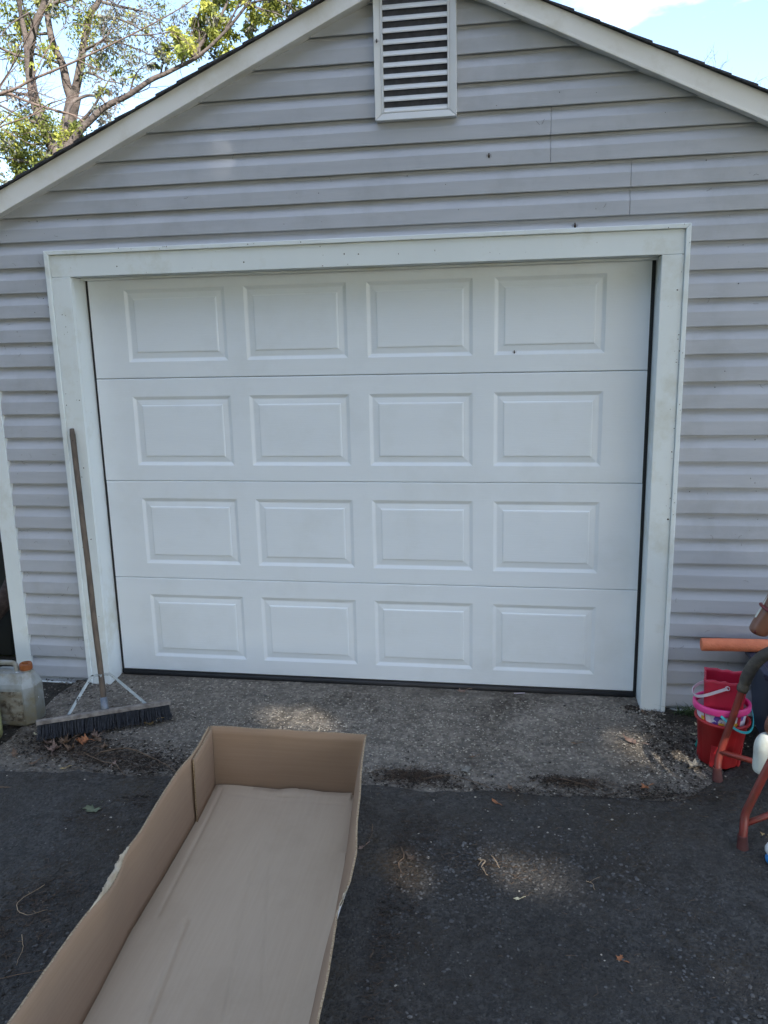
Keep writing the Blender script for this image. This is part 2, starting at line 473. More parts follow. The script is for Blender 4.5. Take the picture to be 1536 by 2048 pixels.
b = MB()
gx = [-120, -60, -30, -15, -9, -6, -4, -3, -2.4, 0, 2.8, 3.5, 5, 8, 14, 30, 60, 120]
gy = [-120, -60, -30, -15, -9, -6, -4, -2, -1, -0.4, 0, 4, 8, 14, 25, 60, 120]
V = {}
for j, y in enumerate(gy):
    for i, x in enumerate(gx):
        V[i, j] = b.bm.verts.new((x, y, (gz(max(y, -6)) - 0.025)))
for j in range(len(gy) - 1):
    for i in range(len(gx) - 1):
        b.bm.faces.new((V[i, j], V[i + 1, j], V[i + 1, j + 1], V[i, j + 1]))
tagit(b.build('ground', M['grass_ground']), kind='structure')
sheet('soil_strip', -4.2, 4.2, -1.2, 0.2, 60, 20, -0.012, M['soil'], amp=0.012)
def wob(x): return 0.02 * nz3(x * 3, 0.3) + 0.012 * nz3(x * 11, 4.0)
sheet('concrete_apron', -1.62, 1.66, -1.02, -0.0, 60, 24, 0.0, M['concrete'], amp=0.004, front=lambda x: 0, side=lambda y: 0.05 * nz3(y * 4, 9.0))
# asphalt: its back edge laps the apron raggedly
b = MB()
nx, ny = 150, 70
V = {}
for j in range(ny + 1):
    for i in range(nx + 1):
        x = -4.4 + 9.2 * i / nx
        yb = -0.90 + 0.035 * x + wob(x) * 1.6
        if x < -1.6: yb += 0.05
        if x > 1.45: yb += min((x - 1.45) * 0.9, 0.40)
        t = (j / ny)
        y = yb + (-9.0 - yb) * (t ** 1.8)
        edge = -0.012 if j == 0 else (0.002 if j == 1 else 0.006)
        V[i, j] = b.bm.verts.new((x, y, gz(y) + edge + 0.006 * nz3(x * 1.3, y * 1.3, 5) + 0.0025 * nz3(x * 8, y * 8, 8)))
for j in range(ny):
    for i in range(nx):
        b.bm.faces.new((V[i, j], V[i + 1, j], V[i + 1, j + 1], V[i, j + 1])).smooth = True
tagit(b.build('asphalt_driveway', M['asphalt']), kind='structure')

# ------------------------------------------------------------------ garage
PX, SLL, SLR = 0.33, 0.434, 0.470       # ridge x, slopes of the rake lower edge
ZP = 3.284
def rake_lo(x): return ZP - (SLL * (PX - x) if x < PX else SLR * (x - PX))
def rake_hi(x): return ZP + 0.097 - (0.424 * (PX - x) if x < PX else 0.455 * (x - PX))
GL, GR, GB = -1.895, 2.62, 6.0
WY = -0.098
FY = -0.17
garage = thing('garage', 'white and grey garage with vinyl siding and a gable roof', 'garage', (0, 0, -0.05))
def gp(o): return o
GO = Vector((0, 0, 0.05))
def gbuild(mb, name, m, parent=None, **k):
    bmesh.ops.translate(mb.bm, verts=mb.bm.verts, vec=GO)
    return mb.build(name, m, parent or garage, **k)

def course_z(k):
    return 1.67 + 0.1205 * k if k <= 5 else 2.2725 + 0.115 * (k - 5)

def siding_band(b, x0, x1, k, seam=None, noisey=True):
    z0, z1 = course_z(k), course_z(k + 1)
    h = z1 - z0
    prof = [(0.0010, z0 + 0.004), (-0.0172, z0), (-0.0186, z0 + 0.003), (-0.0172, z0 + h * 0.525), (-0.0160, z0 + h * 0.555), (-0.0040, z0 + h * 0.78), (0.0022, z0 + h * 0.90), (0.0042, z1 + 0.006)]
    xs = [x0]
    while xs[-1] < x1 - 0.13: xs.append(xs[-1] + 0.11)
    xs.append(x1)
    if seam and x0 < seam < x1:
        xs = sorted([x for x in xs if abs(x - seam) > 0.02] + [seam - 0.0022, seam - 0.0008, seam + 0.0008, seam + 0.0022])
    cols = []
    for x in xs:
        wz = 0.0016 * nz3(x * 1.3, k * 3.7) + 0.0006 * nz3(x * 6, k * 1.7)
        wy = 0.0016 * nz3(x * 2.1, k * 5.1, 2.0)
        if seam:
            if abs(x - seam) < 0.001: wy += 0.0035
            elif x < seam: wy -= 0.0012
        cols.append([b.bm.verts.new((x, WY + py + wy, pz + wz)) for py, pz in prof])
    for c0, c1 in zip(cols, cols[1:]):
        for i in range(len(prof) - 1):
            f_ = b.bm.faces.new((c0[i], c1[i], c1[i + 1], c0[i + 1]))
            f_.smooth = False

def cut(b, co, no):
    g = b.bm.verts[:] + b.bm.edges[:] + b.bm.faces[:]
    bmesh.ops.bisect_plane(b.bm, geom=g, plane_co=co, plane_no=no, clear_outer=True)

OXL, OXR, OZT = -1.508, 1.502, 2.221
wall_b = MB()
seams = {7: 0.907, 8: 0.907, 5: 1.250, 6: 1.250}
for k in range(-15, 15):
    z = course_z(k)
    if z > OZT - 0.13:
        siding_band(wall_b, GL + 0.02, GR - 0.02, k, seams.get(k))
cut(wall_b, (0, 0, OZT), (0, 0, -1))
for (x0, x1) in ((GL + 0.015, OXL), (OXR, GR - 0.015)):
    t_ = MB()
    for k in range(-15, 6):
        siding_band(t_, x0, x1, k)
    cut(t_, (0, 0, OZT), (0, 0, 1))
    cut(t_, (0, 0, -0.045), (0, 0, -1))
    me = bpy.data.meshes.new('tmp')
    t_.bm.to_mesh(me)
    t_.bm.free()
    wall_b.bm.from_mesh(me)
cut(wall_b, (PX, 0, ZP + 0.05), Vector((-SLL, 0, 1)))
cut(wall_b, (PX, 0, ZP + 0.05), Vector((SLR, 0, 1)))
# backing board, door opening left free
for bx in ((GL + 0.04, OXL, -0.09, OZT), (OXR, GR - 0.04, -0.09, OZT)):
    wall_b.box(bx[0], bx[1], WY + 0.008, 0.02, bx[2], bx[3])
wall_b.poly([(GL + 0.04, WY + 0.0075, OZT), (GR - 0.04, WY + 0.0075, OZT), (GR - 0.04, WY + 0.0075, rake_lo(GR) + .02), (PX, WY + 0.0075, ZP + .02), (GL + 0.04, WY + 0.0075, rake_lo(GL) + .02)])
gbuild(wall_b, 'wall', M['siding'], recalc=False)
# side and back walls
for nm, bx in (('side_wall', (GL, GL + 0.08, WY + 0.085, GB)), ('side_wall', (GR - 0.08, GR, WY + 0.085, GB)), ('back_wall', (GL + 0.081, GR - 0.081, GB - 0.08, GB))):
    sb = MB()
    zt = rake_lo(GL) + 0.0 if bx[0] < 0 and nm == 'side_wall' else rake_lo(GR)
    z = -0.1
    while z < zt - 0.12:
        sb.box(bx[0] - (0.006 if nm == 'side_wall' and bx[0] < 0 else 0), bx[1] + (0.006 if nm == 'side_wall' and bx[0] > 0 else 0), bx[2], bx[3] + (0.006 if nm == 'back_wall' else 0), z, z + 0.112)
        sb.box(bx[0], bx[1], bx[2], bx[3], z + 0.1121, z + 0.1199)
        z += 0.12
    sb.box(bx[0], bx[1], bx[2], bx[3], z, zt)
    gbuild(sb, nm, M['siding'])
sb = MB()
sb.poly([(GL, GB, rake_lo(GR)), (GR, GB, rake_lo(GR)), (PX, GB, ZP)])
gbuild(sb, 'back_gable', M['siding'])
# corner boards
for x0, x1, gzz in ((-1.946, -1.857, -0.005), (2.57, 2.672, -0.06)):
    cb = MB()
    cb.box(x0, x1, WY - 0.0245, WY + 0.005, gzz, rake_lo(x0) - 0.001)
    s_ = x0 if x0 < 0 else x1 - 0.02
    cb.box(s_, s_ + 0.02, WY + 0.006, 0.0, gzz, rake_lo(x0) - 0.001)
    gbuild(cb, 'corner_board', M['trim'], bevel=0.001)
# starter strips under the lowest course
for x0, x1, z in ((-1.856, -1.52, -0.062), (1.53, 2.57, -0.050)):
    cb = MB()
    cb.box(x0, x1, WY - 0.019, WY + 0.001, z, z + 0.014)
    gbuild(cb, 'starter_strip', M['trim'], bevel=0.002)
# foundation
for xa_, xb_ in ((GL + 0.02, OXL - .01), (OXR + .01, GR - 0.02)):
    fb = MB()
    fb.box(xa_, xb_, WY + 0.009, GB - 0.09, -0.20, -0.046)
    gbuild(fb, 'foundation', M['concrete'])

# roof: decking + overlapping shingle courses, fascia, soffit
roof = MB()
def eave_x(side): return -2.20 if side < 0 else 2.86
for side in (-1, 1):
    ex = eave_x(side)
    z_e, z_p = rake_hi(ex) - 0.0185, rake_hi(PX) - 0.0185
    y0, y1 = FY + 0.0035, GB + 0.2
    th = 0.012
    roof.poly([(PX, y0, z_p), (ex, y0, z_e), (ex, y1, z_e), (PX, y1, z_p)])
    roof.poly([(PX, y0, z_p - th), (ex, y0, z_e - th), (ex, y1, z_e - th), (PX, y1, z_p - th)])
    roof.poly([(PX, y0, z_p), (ex, y0, z_e), (ex, y0, z_e - th), (PX, y0, z_p - th)])
    roof.poly([(ex, y0, z_e), (ex, y1, z_e), (ex, y1, z_e - th), (ex, y0, z_e - th)])
roof_o = gbuild(roof, 'roof', M['shingle'])
random.seed(5)
sh = MB()
for side in (-1, 1):
    ex = eave_x(side) + side * 0.02
    L_ = abs(ex - PX)
    n_ = int(L_ / 0.105)
    for i in range(n_):
        # course i from the eave up; each tab rests on the one below
        xa = ex - side * (i * 0.105)
        xb = ex - side * min(L_, i * 0.105 + 0.16)
        y0 = FY - 0.012 - random.uniform(0, 0.010)
        za, zb = rake_hi(xa) - 0.0150, rake_hi(xb) - 0.0150
        ta, tb = 0.0115 + random.uniform(0, .0025), 0.003
        # break the course into tabs along the ridge direction near the front only
        ys = [y0, 0.2, 0.55, 0.9, 1.25] + [2.2, 3.5, GB + 0.22]
        for ya, yb in zip(ys, ys[1:]):
            g_ = 0.004 if yb < 1.3 else 0.001
            j = random.uniform(-0.003, 0.003)
            P = [(xa, ya, za), (xb, ya, zb), (xb, yb - g_, zb), (xa, yb - g_, za)]
            vs0 = [sh.bm.verts.new(p) for p in P]
            vs1 = [sh.bm.verts.new((p[0], p[1], p[2] + (ta + j if q in (0, 3) else tb))) for q, p in enumerate(P)]
            sh.bm.faces.new(vs1)
            sh.bm.faces.new(vs0[::-1])
            for q in range(4):
                sh.bm.faces.new((vs0[q], vs0[(q + 1) % 4], vs1[(q + 1) % 4], vs1[q]))
sh.tube([(PX, FY - 0.03, rake_hi(PX) - 0.03), (PX, GB + .2, rake_hi(PX) - 0.03)], 0.045, seg=8)
gbuild(sh, 'shingles', M['shingle'], roof_o)
for side in (-1, 1):
    ex = eave_x(side)
    fb = MB()
    zlo = lambda x: rake_lo(x)
    zhi = lambda x: rake_hi(x) - 0.0165
    def slab(ya, yb, flo, fhi, xa, xb):
        A = [(xa, flo(xa)), (xb, flo(xb)), (xb, fhi(xb)), (xa, fhi(xa))]
        v0 = [fb.bm.verts.new((x, ya, z)) for x, z in A]
        v1 = [fb.bm.verts.new((x, yb, z)) for x, z in A]
        fb.bm.faces.new(v0); fb.bm.faces.new(v1[::-1])
        for q in range(4):
            fb.bm.faces.new((v0[q], v0[(q + 1) % 4], v1[(q + 1) % 4], v1[q]))
    slab(FY, FY + 0.02, zlo, zhi, PX, ex)
    # folded lip along the lower edge, and narrow drip flange at the top
    slab(FY - 0.004, FY - 0.0003, lambda x: zlo(x) - 0.001, lambda x: zlo(x) + 0.012, PX, ex)
    gbuild(fb, 'fascia', M['fascia'], bevel=0.0015)
    fb = MB()
    slab(FY + 0.0205, WY - 0.001, lambda x: zlo(x) + 0.004, lambda x: zlo(x) + 0.012, PX, ex)
    gbuild(fb, 'soffit', M['fascia'])
    fb = MB()
    fb.box(min(ex, ex - side * 0.02), max(ex, ex - side * 0.02), FY + 0.021, GB + 0.15, rake_lo(ex) - 0.02, rake_hi(ex) - 0.043)
    gbuild(fb, 'eave_board', M['fascia'])

# ---- gable vent
vent = MB()
VX0, VX1, VZ0, VZ1 = 0.143, 0.5015, 2.712, 3.228
vy0, vy1 = WY - 0.046, WY - 0.004
wv = 0.030
o_ = [(VX0, VZ0), (VX1, VZ0), (VX1, VZ1), (VX0, VZ1)]
i_ = [(VX0 + wv, VZ0 + wv), (VX1 - wv, VZ0 + wv), (VX1 - wv, VZ1 - wv), (VX0 + wv, VZ1 - wv)]
g_ = 0.0006
for q in range(4):
    a, b2 = o_[q], o_[(q + 1) % 4]
    c, d = i_[(q + 1) % 4], i_[q]
    dx, dz = (b2[0] - a[0]), (b2[1] - a[1])
    ln = math.hypot(dx, dz)
    ux, uz = dx / ln * g_, dz / ln * g_
    A = [(a[0] + ux, a[1] + uz), (b2[0] - ux, b2[1] - uz), (c[0] - ux, c[1] - uz), (d[0] + ux, d[1] + uz)]
    v0 = [vent.bm.verts.new((x, vy0 + (0.006 if k_ > 1 else 0), z)) for k_, (x, z) in enumerate(A)]
    v1 = [vent.bm.verts.new((x, vy1, z)) for x, z in A]
    vent.bm.faces.new(v0); vent.bm.faces.new(v1[::-1])
    for k_ in range(4):
        vent.bm.faces.new((v0[k_], v0[(k_ + 1) % 4], v1[(k_ + 1) % 4], v1[k_]))
vent_o = gbuild(vent, 'gable_vent', M['vent'], bevel=0.002)
bk = MB()
bk.box(VX0 + 0.028, VX1 - 0.028, WY - 0.0235, WY - 0.022, VZ0 + 0.028, VZ1 - 0.028)
gbuild(bk, 'vent_screen', M['screen'], vent_o)
for x0, x1, z0, z1 in ((VX0 + wv + .0005, VX0 + wv + 0.008, VZ0 + wv + .0005, VZ1 - wv - .0005), (VX1 - wv - 0.008, VX1 - wv - .0005, VZ0 + wv + .0005, VZ1 - wv - .0005)):
    inner = MB()
    inner.box(x0, x1, WY - 0.043, WY - 0.024, z0, z1)
    gbuild(inner, 'inner_frame', M['vent'], vent_o)
n_s = 10
hz = (VZ1 - VZ0 - 2 * wv)
for k in range(n_s):
    z = VZ0 + wv + hz * k / n_s
    s_ = MB()
    x0, x1 = VX0 + wv + 0.009, VX1 - wv - 0.009
    pr = [(WY - 0.0405, z + 0.001), (WY - 0.041, z + 0.006), (WY - 0.036, z + 0.016), (WY - 0.0262, z + 0.0255), (WY - 0.0252, z + 0.0225), (WY - 0.034, z + 0.013), (WY - 0.0385, z + 0.001)]
    a = [s_.bm.verts.new((x0, y, zz)) for y, zz in pr]
    c = [s_.bm.verts.new((x1, y, zz)) for y, zz in pr]
    for q in range(len(pr)):
        s_.bm.faces.new((a[q], a[(q + 1) % len(pr)], c[(q + 1) % len(pr)], c[q]))
    s_.bm.faces.new(a); s_.bm.faces.new(c[::-1])
    gbuild(s_, 'louver', M['vent'], vent_o)

# ---- door casing
JY = -0.130
casing = MB()
casing.box(-1.391, 1.391, JY + 0.001, 0.012, 2.1005, 2.120)        # soffit return of the header
casing.box(-1.4915, 1.4855, JY, JY + 0.02, 2.1005, 2.2045)
casing.box(-1.391, 1.391, -0.040, -0.006, 2.089, 2.100)
head = gbuild(casing, 'header_board', M['trim'], bevel=0.0025)
for sgn in (-1, 1):
    jb = MB()
    xi, xo = (1.3915, 1.4855) if sgn > 0 else (-1.4915, -1.3915)
    bot = -0.052
    jb.box(xi, xo, JY - 0.0025, JY + 0.02, bot, 2.0995)
    xr = (1.3915, 1.408) if sgn > 0 else (-1.408, -1.3915)
    jb.box(xr[0], xr[1], JY + 0.0202, 0.02, bot + 0.01, 2.0995)
    gbuild(jb, 'jamb', M['trim'], bevel=0.003)
    # raised outer bead
    tb = MB()
    xa, xb = (1.486, 1.507) if sgn > 0 else (-1.516, -1.492)
    zt = 2.2265
    P = [(xa, bot), (xb, bot), (xb, zt), (xa, 2.205)] if sgn > 0 else [(xa, bot), (xb, bot), (xb, 2.205), (xa, zt)]
    v0 = [tb.bm.verts.new((x, JY - 0.012, z)) for x, z in P]
    v1 = [tb.bm.verts.new((x, WY + 0.001, z)) for x, z in P]
    tb.bm.faces.new(v0); tb.bm.faces.new(v1[::-1])
    for q in range(4): tb.bm.faces.new((v0[q], v0[(q + 1) % 4], v1[(q + 1) % 4], v1[q]))
    gbuild(tb, 'edge_bead', M['trim'], bevel=0.003)
tb = MB()
P = [(-1.4925, 2.2055), (1.4855, 2.2055), (1.5055, 2.2265), (-1.5145, 2.2265)]
v0 = [tb.bm.verts.new((x, JY - 0.0125, z)) for x, z in P]
v1 = [tb.bm.verts.new((x, WY + 0.001, z)) for x, z in P]
tb.bm.faces.new(v0); tb.bm.faces.new(v1[::-1])
for q in range(4): tb.bm.faces.new((v0[q], v0[(q + 1) % 4], v1[(q + 1) % 4], v1[q]))
gbuild(tb, 'edge_bead', M['trim'], bevel=0.003)

# ---- sectional door
door = bpy.data.objects.new('garage_door', None)
COL.objects.link(door)
door.parent = garage
DW = 1.3735
px = [(-1.184, -0.655), (-0.557, -0.041), (0.057, 0.567), (0.668, 1.178)]
for s_i in range(4):
    z0 = s_i * 0.5334 + (0.0007 if s_i else 0)
    z1 = (s_i + 1) * 0.5334 - (0.0020 if s_i == 2 else 0.0010)
    d = MB()
    def ring(r0, r1):
        """faces between two rectangles given as (x0,x1,z0,z1,y)"""
        def cs(r): return [(r[0], r[4], r[2]), (r[1], r[4], r[2]), (r[1], r[4], r[3]), (r[0], r[4], r[3])]
        A, B = cs(r0), cs(r1)
        for q in range(4):
            d.poly([A[q], A[(q + 1) % 4], B[(q + 1) % 4], B[q]])
    zb = s_i * 0.5334
    pz0, pz1 = zb + 0.082, zb + 0.440
    xs = [-DW] + [v for p in px for v in p] + [DW]
    # stiles and rails around the embossed panels
    d.poly([(-DW, 0, z0 + .003), (DW, 0, z0 + .003), (DW, 0, pz0), (-DW, 0, pz0)])
    d.poly([(-DW, 0, pz1), (DW, 0, pz1), (DW, 0, z1 - .004), (-DW, 0, z1 - .004)])
    for q in range(0, 10, 2):
        d.poly([(xs[q], 0, pz0), (xs[q + 1], 0, pz0), (xs[q + 1], 0, pz1), (xs[q], 0, pz1)])
    # rolled edges at the joints
    d.poly([(-DW, 0, z0 + .003), (DW, 0, z0 + .003), (DW, 0.004, z0), (-DW, 0.004, z0)])
    d.poly([(-DW, 0, z1 - .004), (DW, 0, z1 - .004), (DW, 0.004, z1), (-DW, 0.004, z1)])
    d.poly([(-DW, 0.004, z0), (DW, 0.004, z0), (DW, 0.04, z0), (-DW, 0.04, z0)])
    d.poly([(-DW, 0.004, z1), (DW, 0.004, z1), (DW, 0.04, z1), (-DW, 0.04, z1)])
    for sx in (-1, 1):
        d.poly([(sx * DW, 0, z0), (sx * DW, 0.04, z0), (sx * DW, 0.04, z1), (sx * DW, 0, z1)])
    d.poly([(-DW, 0.04, z0), (DW, 0.04, z0), (DW, 0.04, z1), (-DW, 0.04, z1)])
    for (xa, xb) in px:
        r = [(0, 0), (0.0035, 0.0015), (0.016, 0.0070), (0.020, 0.0074), (0.045, 0.0042), (0.0475, 0.0015), (0.051, 0.0005), (0.054, 0.0002)]
        rr = [(xa + i, xb - i, pz0 + i, pz1 - i, y) for i, y in r]
        for a, c in zip(rr, rr[1:]): ring(a, c)
        e = rr[-1]
        d.poly([(e[0], e[4], e[2]), (e[1], e[4], e[2]), (e[1], e[4], e[3]), (e[0], e[4], e[3])])
    bmesh.ops.remove_doubles(d.bm, verts=d.bm.verts, dist=1e-5)
    bmesh.ops.translate(d.bm, verts=d.bm.verts, vec=(random.uniform(-.001, .001), random.uniform(-.0008, .0008), 0))
    o = d.build('door_section', M['door'], door)
door_stuff = MB()
door_stuff.box(-1.374, 1.374, -0.004, 0.03, -0.012, -0.0005)
door_stuff.tube([(-1.374, 0.006, -0.020), (1.374, 0.006, -0.020)], 0.017, seg=10)
door_stuff.build('bottom_seal', M['black'], door)
for sgn in (-1, 1):
    ds = MB()
    xa, xb = (DW + 0.0005, 1.391) if sgn > 0 else (-1.391, -DW - 0.0005)
    ds.box(xa, xb, 0.010, 0.032, -0.03, 2.12)
    ds.build('side_seal', M['black'], door)
ds = MB()
ds.box(-1.39, 1.39, 0.0405, 0.06, -0.03, 2.2)
ds.build('door_backing', M['gap'], door)
door.location = (0, 0, 0.05)

# ------------------------------------------------------------------ dirt marks on casing and siding (small real specks: seeds, insects, webs)
random.seed(11)
sp = MB()
for i in range(95):
    u = random.random()
    if u < 0.35:
        x, z, y = random.gauss(1.482, 0.012), random.uniform(0.9, 2.15), JY - 0.0135
        if x < 1.487: y = JY - 0.0035
        if x > 1.5065: continue
    elif u < 0.55:
        x, z, y = random.uniform(-1.49, -1.40), random.uniform(0.2, 2.0), JY - 0.0035
    elif u < 0.8:
        x, z, y = random.uniform(-1.45, 1.45), random.uniform(2.107, 2.20), JY - 0.001
    else:
        x, z, y = random.uniform(-1.5, 1.5), random.uniform(2.208, 2.224), JY - 0.0135
    r_ = random.uniform(0.0010, 0.0026)
    sp.ico((x, y, z), r_, 1, (random.uniform(.6, 2.2), 0.5, random.uniform(.6, 2)), jit=.2)
for i in range(190):
    x = random.choice([random.uniform(-1.86, -1.53), random.uniform(1.53, 2.1), random.uniform(-1.8, 2.1)])
    k = random.randint(-13, 6)
    if -1.52 < x < 1.52: k = random.randint(5, 9)
    z = course_z(k) + 0.1205 * random.choice([random.uniform(0.72, 0.9), random.uniform(0.1, 0.5)])
    if z > rake_lo(x) - 0.05: continue
    off = 0.0188 if (z - course_z(k)) / 0.1205 < 0.52 else 0.005
    if random.random() < 0.6:
        sp.ico((x, WY - off, z), random.uniform(0.001, 0.0025), 1, (1.2, .5, 1.2), jit=.2)
    else:
        a = random.random() * 6.28
        P = [Vector((x, WY - off, z))]
        for _ in range(4):
            a += random.uniform(-.7, .7)
            P.append(P[-1] + Vector((math.cos(a) * .006, random.uniform(-.001, 0), math.sin(a) * .006)))
        sp.tube(P, 0.0005, seg=4)
tagit(sp.build('wall_specks', M['litter']), label='dark specks of dried dirt stuck on the siding and white door trim', cat='dirt specks', kind='stuff')

# a few larger marks: insects / wasp remnants on the face
for (x, y, z, r_, lab) in ((0.642, WY - 0.020, 2.545, 0.0075, 'dark insect on the gable siding right of and below the vent'),
                           (0.158, WY - 0.049, 3.03, 0.006, 'dark insect on the left frame of the gable vent'),
                           (1.02, WY - 0.010, 2.238, 0.0085, 'dark wasp on the siding just above the white door header'),
                           (0.762, -0.0055, 1.694, 0.0060, 'small dark insect on the bottom edge of the top right door panel')):
    b = MB()
    b.ico((0, 0, 0), r_, 1, (0.7, 0.6, 1.3), jit=.12)
    b.ico((0, -0.001, r_ * 1.3), r_ * 0.55, 1, (0.8, 0.7, 0.8))
    for sx in (-1, 1):
        for dz in (-.4, .1, .6):
            b.tube([(0, 0, dz * r_), (sx * r_ * 1.1, -0.002, (dz + .3) * r_), (sx * r_ * 1.6, 0.002, (dz - .1) * r_)], 0.0004, seg=4)
    o = b.build('insect', M['litter'], smooth=True)
    o.location = (x, y, z)
    tagit(o, lab, 'insect')
# ------------------------------------------------------------------ cardboard box
def resample(pts, n, key=1):
    """points sorted by falling y, sampled at n even steps of y"""
    out = []
    y0, y1 = pts[0][key], pts[-1][key]
    for i in range(n + 1):
        y = y0 + (y1 - y0) * i / n
        for a, b in zip(pts, pts[1:]):
            if a[key] >= y >= b[key] or b is pts[-1]:
                t = (y - a[key]) / (b[key] - a[key]) if b[key] != a[key] else 0
                t = min(1, max(0, t))
                out.append(Vector([a[q] + (b[q] - a[q]) * t for q in range(3)]))
                break
    return out

BOX = Vector((-0.1, -1.9, gz(-1.9)))
box = thing('cardboard_box', 'long open shallow cardboard box lying on the driveway in front of the garage door', 'box', BOX)
def bb(mb, name, m, parent=box, **k):
    bmesh.ops.translate(mb.bm, verts=mb.bm.verts, vec=-BOX)
    return mb.build(name, m, parent, **k)

def strip_wall(name, bot, top, nout, thick=0.006, n=150, nh=9, bow=0.0, seedz=0.0, frac=None):
    """a standing cardboard panel between two edge lines; inside face, outside face, cut edge"""
    B_ = resample(bot, n)
    T_ = resample(top, n)
    mb = MB()
    nout = Vector(nout)
    ins, outs = [], []
    for i in range(n + 1):
        a, c = [], []
        b0, t0 = B_[i].copy(), T_[i].copy()
        b0 += Vector((0.0014 * nz3(b0.y * 7, seedz), 0, 0))
        t0 += Vector((0.004 * nz3(t0.y * 4, seedz + 3) + 0.0012 * nz3(t0.y * 30, seedz), 0, 0.0025 * nz3(t0.y * 9, seedz + 5) + 0.0012 * nz3(t0.y * 60, seedz)))
        for j in range(nh + 1):
            s = j / nh
            p = b0.lerp(t0, s)
            p = p + nout * (bow * math.sin(s * PI)) + Vector((0.0025 * nz3(p.y * 3, s * 2 + seedz), 0, 0)) * math.sin(s * PI)
            a.append(mb.bm.verts.new(p))
            c.append(mb.bm.verts.new(p + nout * thick))
        ins.append(a); outs.append(c)
    for i in range(n):
        for j in range(nh):
            f1 = mb.bm.faces.new((ins[i][j], ins[i + 1][j], ins[i + 1][j + 1], ins[i][j + 1])); f1.smooth = True
            f2 = mb.bm.faces.new((outs[i][j], outs[i][j + 1], outs[i + 1][j + 1], outs[i + 1][j])); f2.smooth = True; f2.material_index = 2
        f3 = mb.bm.faces.new((ins[i][nh], ins[i + 1][nh], outs[i + 1][nh], outs[i][nh])); f3.material_index = 1
        mb.bm.faces.new((ins[i][0], outs[i][0], outs[i + 1][0], ins[i + 1][0])).material_index = 1
    for i in (0, n):
        for j in range(nh):
            mb.bm.faces.new((ins[i][j], ins[i][j + 1], outs[i][j + 1], outs[i][j])).material_index = 1
    return mb

floorL = [(-.479, -.990, -.078), (-.463, -1.24, -.087), (-.453, -1.546, -.096), (-.448, -1.826, -.105), (-.428, -2.056, -.112), (-.423, -2.163, -.115), (-.405, -2.6, -.126), (-.392, -3.0, -.138)]
topL = [(-.477, -.990, .201), (-.465, -1.137, .196), (-.463, -1.223, .193), (-.470, -1.334, .190), (-.464, -1.477, .186), (-.447, -1.686, .180), (-.448, -1.780, .177), (-.446, -1.815, .168), (-.438, -1.850, .156), (-.432, -1.90, .152), (-.424, -1.955, .160), (-.421, -1.985, .168), (-.430, -2.05, .167), (-.434, -2.12, .165), (-.433, -2.191, .164), (-.432, -2.328, .160), (-.431, -2.442, .157), (-.425, -2.7, .150), (-.415, -3.0, .142)]
floorR = [(.132, -.990, -.078), (.164, -1.285, -.089), (.188, -1.508, -.095), (.192, -1.62, -.099), (.206, -1.824, -.105), (.212, -1.966, -.109), (.216, -2.081, -.112), (.228, -2.6, -.126), (.24, -3.0, -.138)]
topR = [(.183, -.990, .199), (.216, -1.272, .192), (.255, -1.542, .184), (.284, -1.71, .179), (.290, -1.838, .172), (.281, -1.905, .162), (.275, -1.95, .156), (.280, -1.985, .164), (.285, -2.023, .169), (.293, -2.12, .166), (.304, -2.224, .163), (.313, -2.343, .160), (.330, -2.7, .150), (.34, -3.0, .142)]
cb3 = [M['cardboard'], M['card_edge'], M['card_white']]
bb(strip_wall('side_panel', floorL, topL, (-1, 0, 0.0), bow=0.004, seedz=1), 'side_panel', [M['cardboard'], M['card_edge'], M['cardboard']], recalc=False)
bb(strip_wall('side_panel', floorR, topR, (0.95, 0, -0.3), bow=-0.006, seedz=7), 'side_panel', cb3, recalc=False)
# floor with creases
fl = MB()
NX, NY = 110, 230
FL, FR = resample(floorL, NY), resample(floorR, NY)
cre = [((-.164, -1.366), (.02, -2.35), .0042, .006), ((-.104, -1.387), (.055, -2.0), .0030, .005), ((-.281, -1.763), (-.21, -2.40), .0080, .010), ((-.430, -1.02), (-.385, -1.75), .0040, .006),
       ((-.41, -1.05), (.12, -1.07), .0025, .005), ((-.40, -1.13), (.13, -1.145), .0016, .004)]
V = []
for j in range(NY + 1):
    row = []
    for i in range(NX + 1):
        p = FL[j].lerp(FR[j], i / NX)
        z = 0.0
        for (x0, y0), (x1, y1), d_, w_ in cre:
            L2 = (x1 - x0) ** 2 + (y1 - y0) ** 2
            t = ((p.x - x0) * (x1 - x0) + (p.y - y0) * (y1 - y0)) / L2
            e = 1.0
            if t < 0 or t > 1:
                e = math.exp(-(min(abs(t), abs(t - 1)) * math.sqrt(L2) / 0.04) ** 2)
                t = min(1, max(0, t))
            dd = math.hypot(p.x - x0 - t * (x1 - x0), p.y - y0 - t * (y1 - y0))
            z -= d_ * e * math.exp(-(dd / w_) ** 2)
        z += 0.012 * nz3(p.x * 2.6, p.y * 1.8, 2) + 0.0025 * nz3(p.x * 9, p.y * 5, 4) + 0.004
        u = i / NX
        xl = .178 - .070 * min(1, max(0, (-1.45 - p.y) / 1.0)) + .006 * nz3(p.y * 3, 7.7)
        if p.x > xl and p.y < -1.2:
            k_ = min(1, (-1.2 - p.y) / .35)
            d2_ = p.x - xl
            z += k_ * (.62 * d2_ * min(1, d2_ / .012) ** .5)
            p.x += .34 * z if z > 0 else 0
        z -= 0.010 * (math.exp(-u * 22) + (math.exp(-(1 - u) * 22) if p.y > -1.35 else 0))
        row.append(fl.bm.verts.new((p.x, p.y, p.z + 0.008 + z)))
    V.append(row)
for j in range(NY):
    for i in range(NX):
        fl.bm.faces.new((V[j][i], V[j][i + 1], V[j + 1][i + 1], V[j + 1][i])).smooth = True
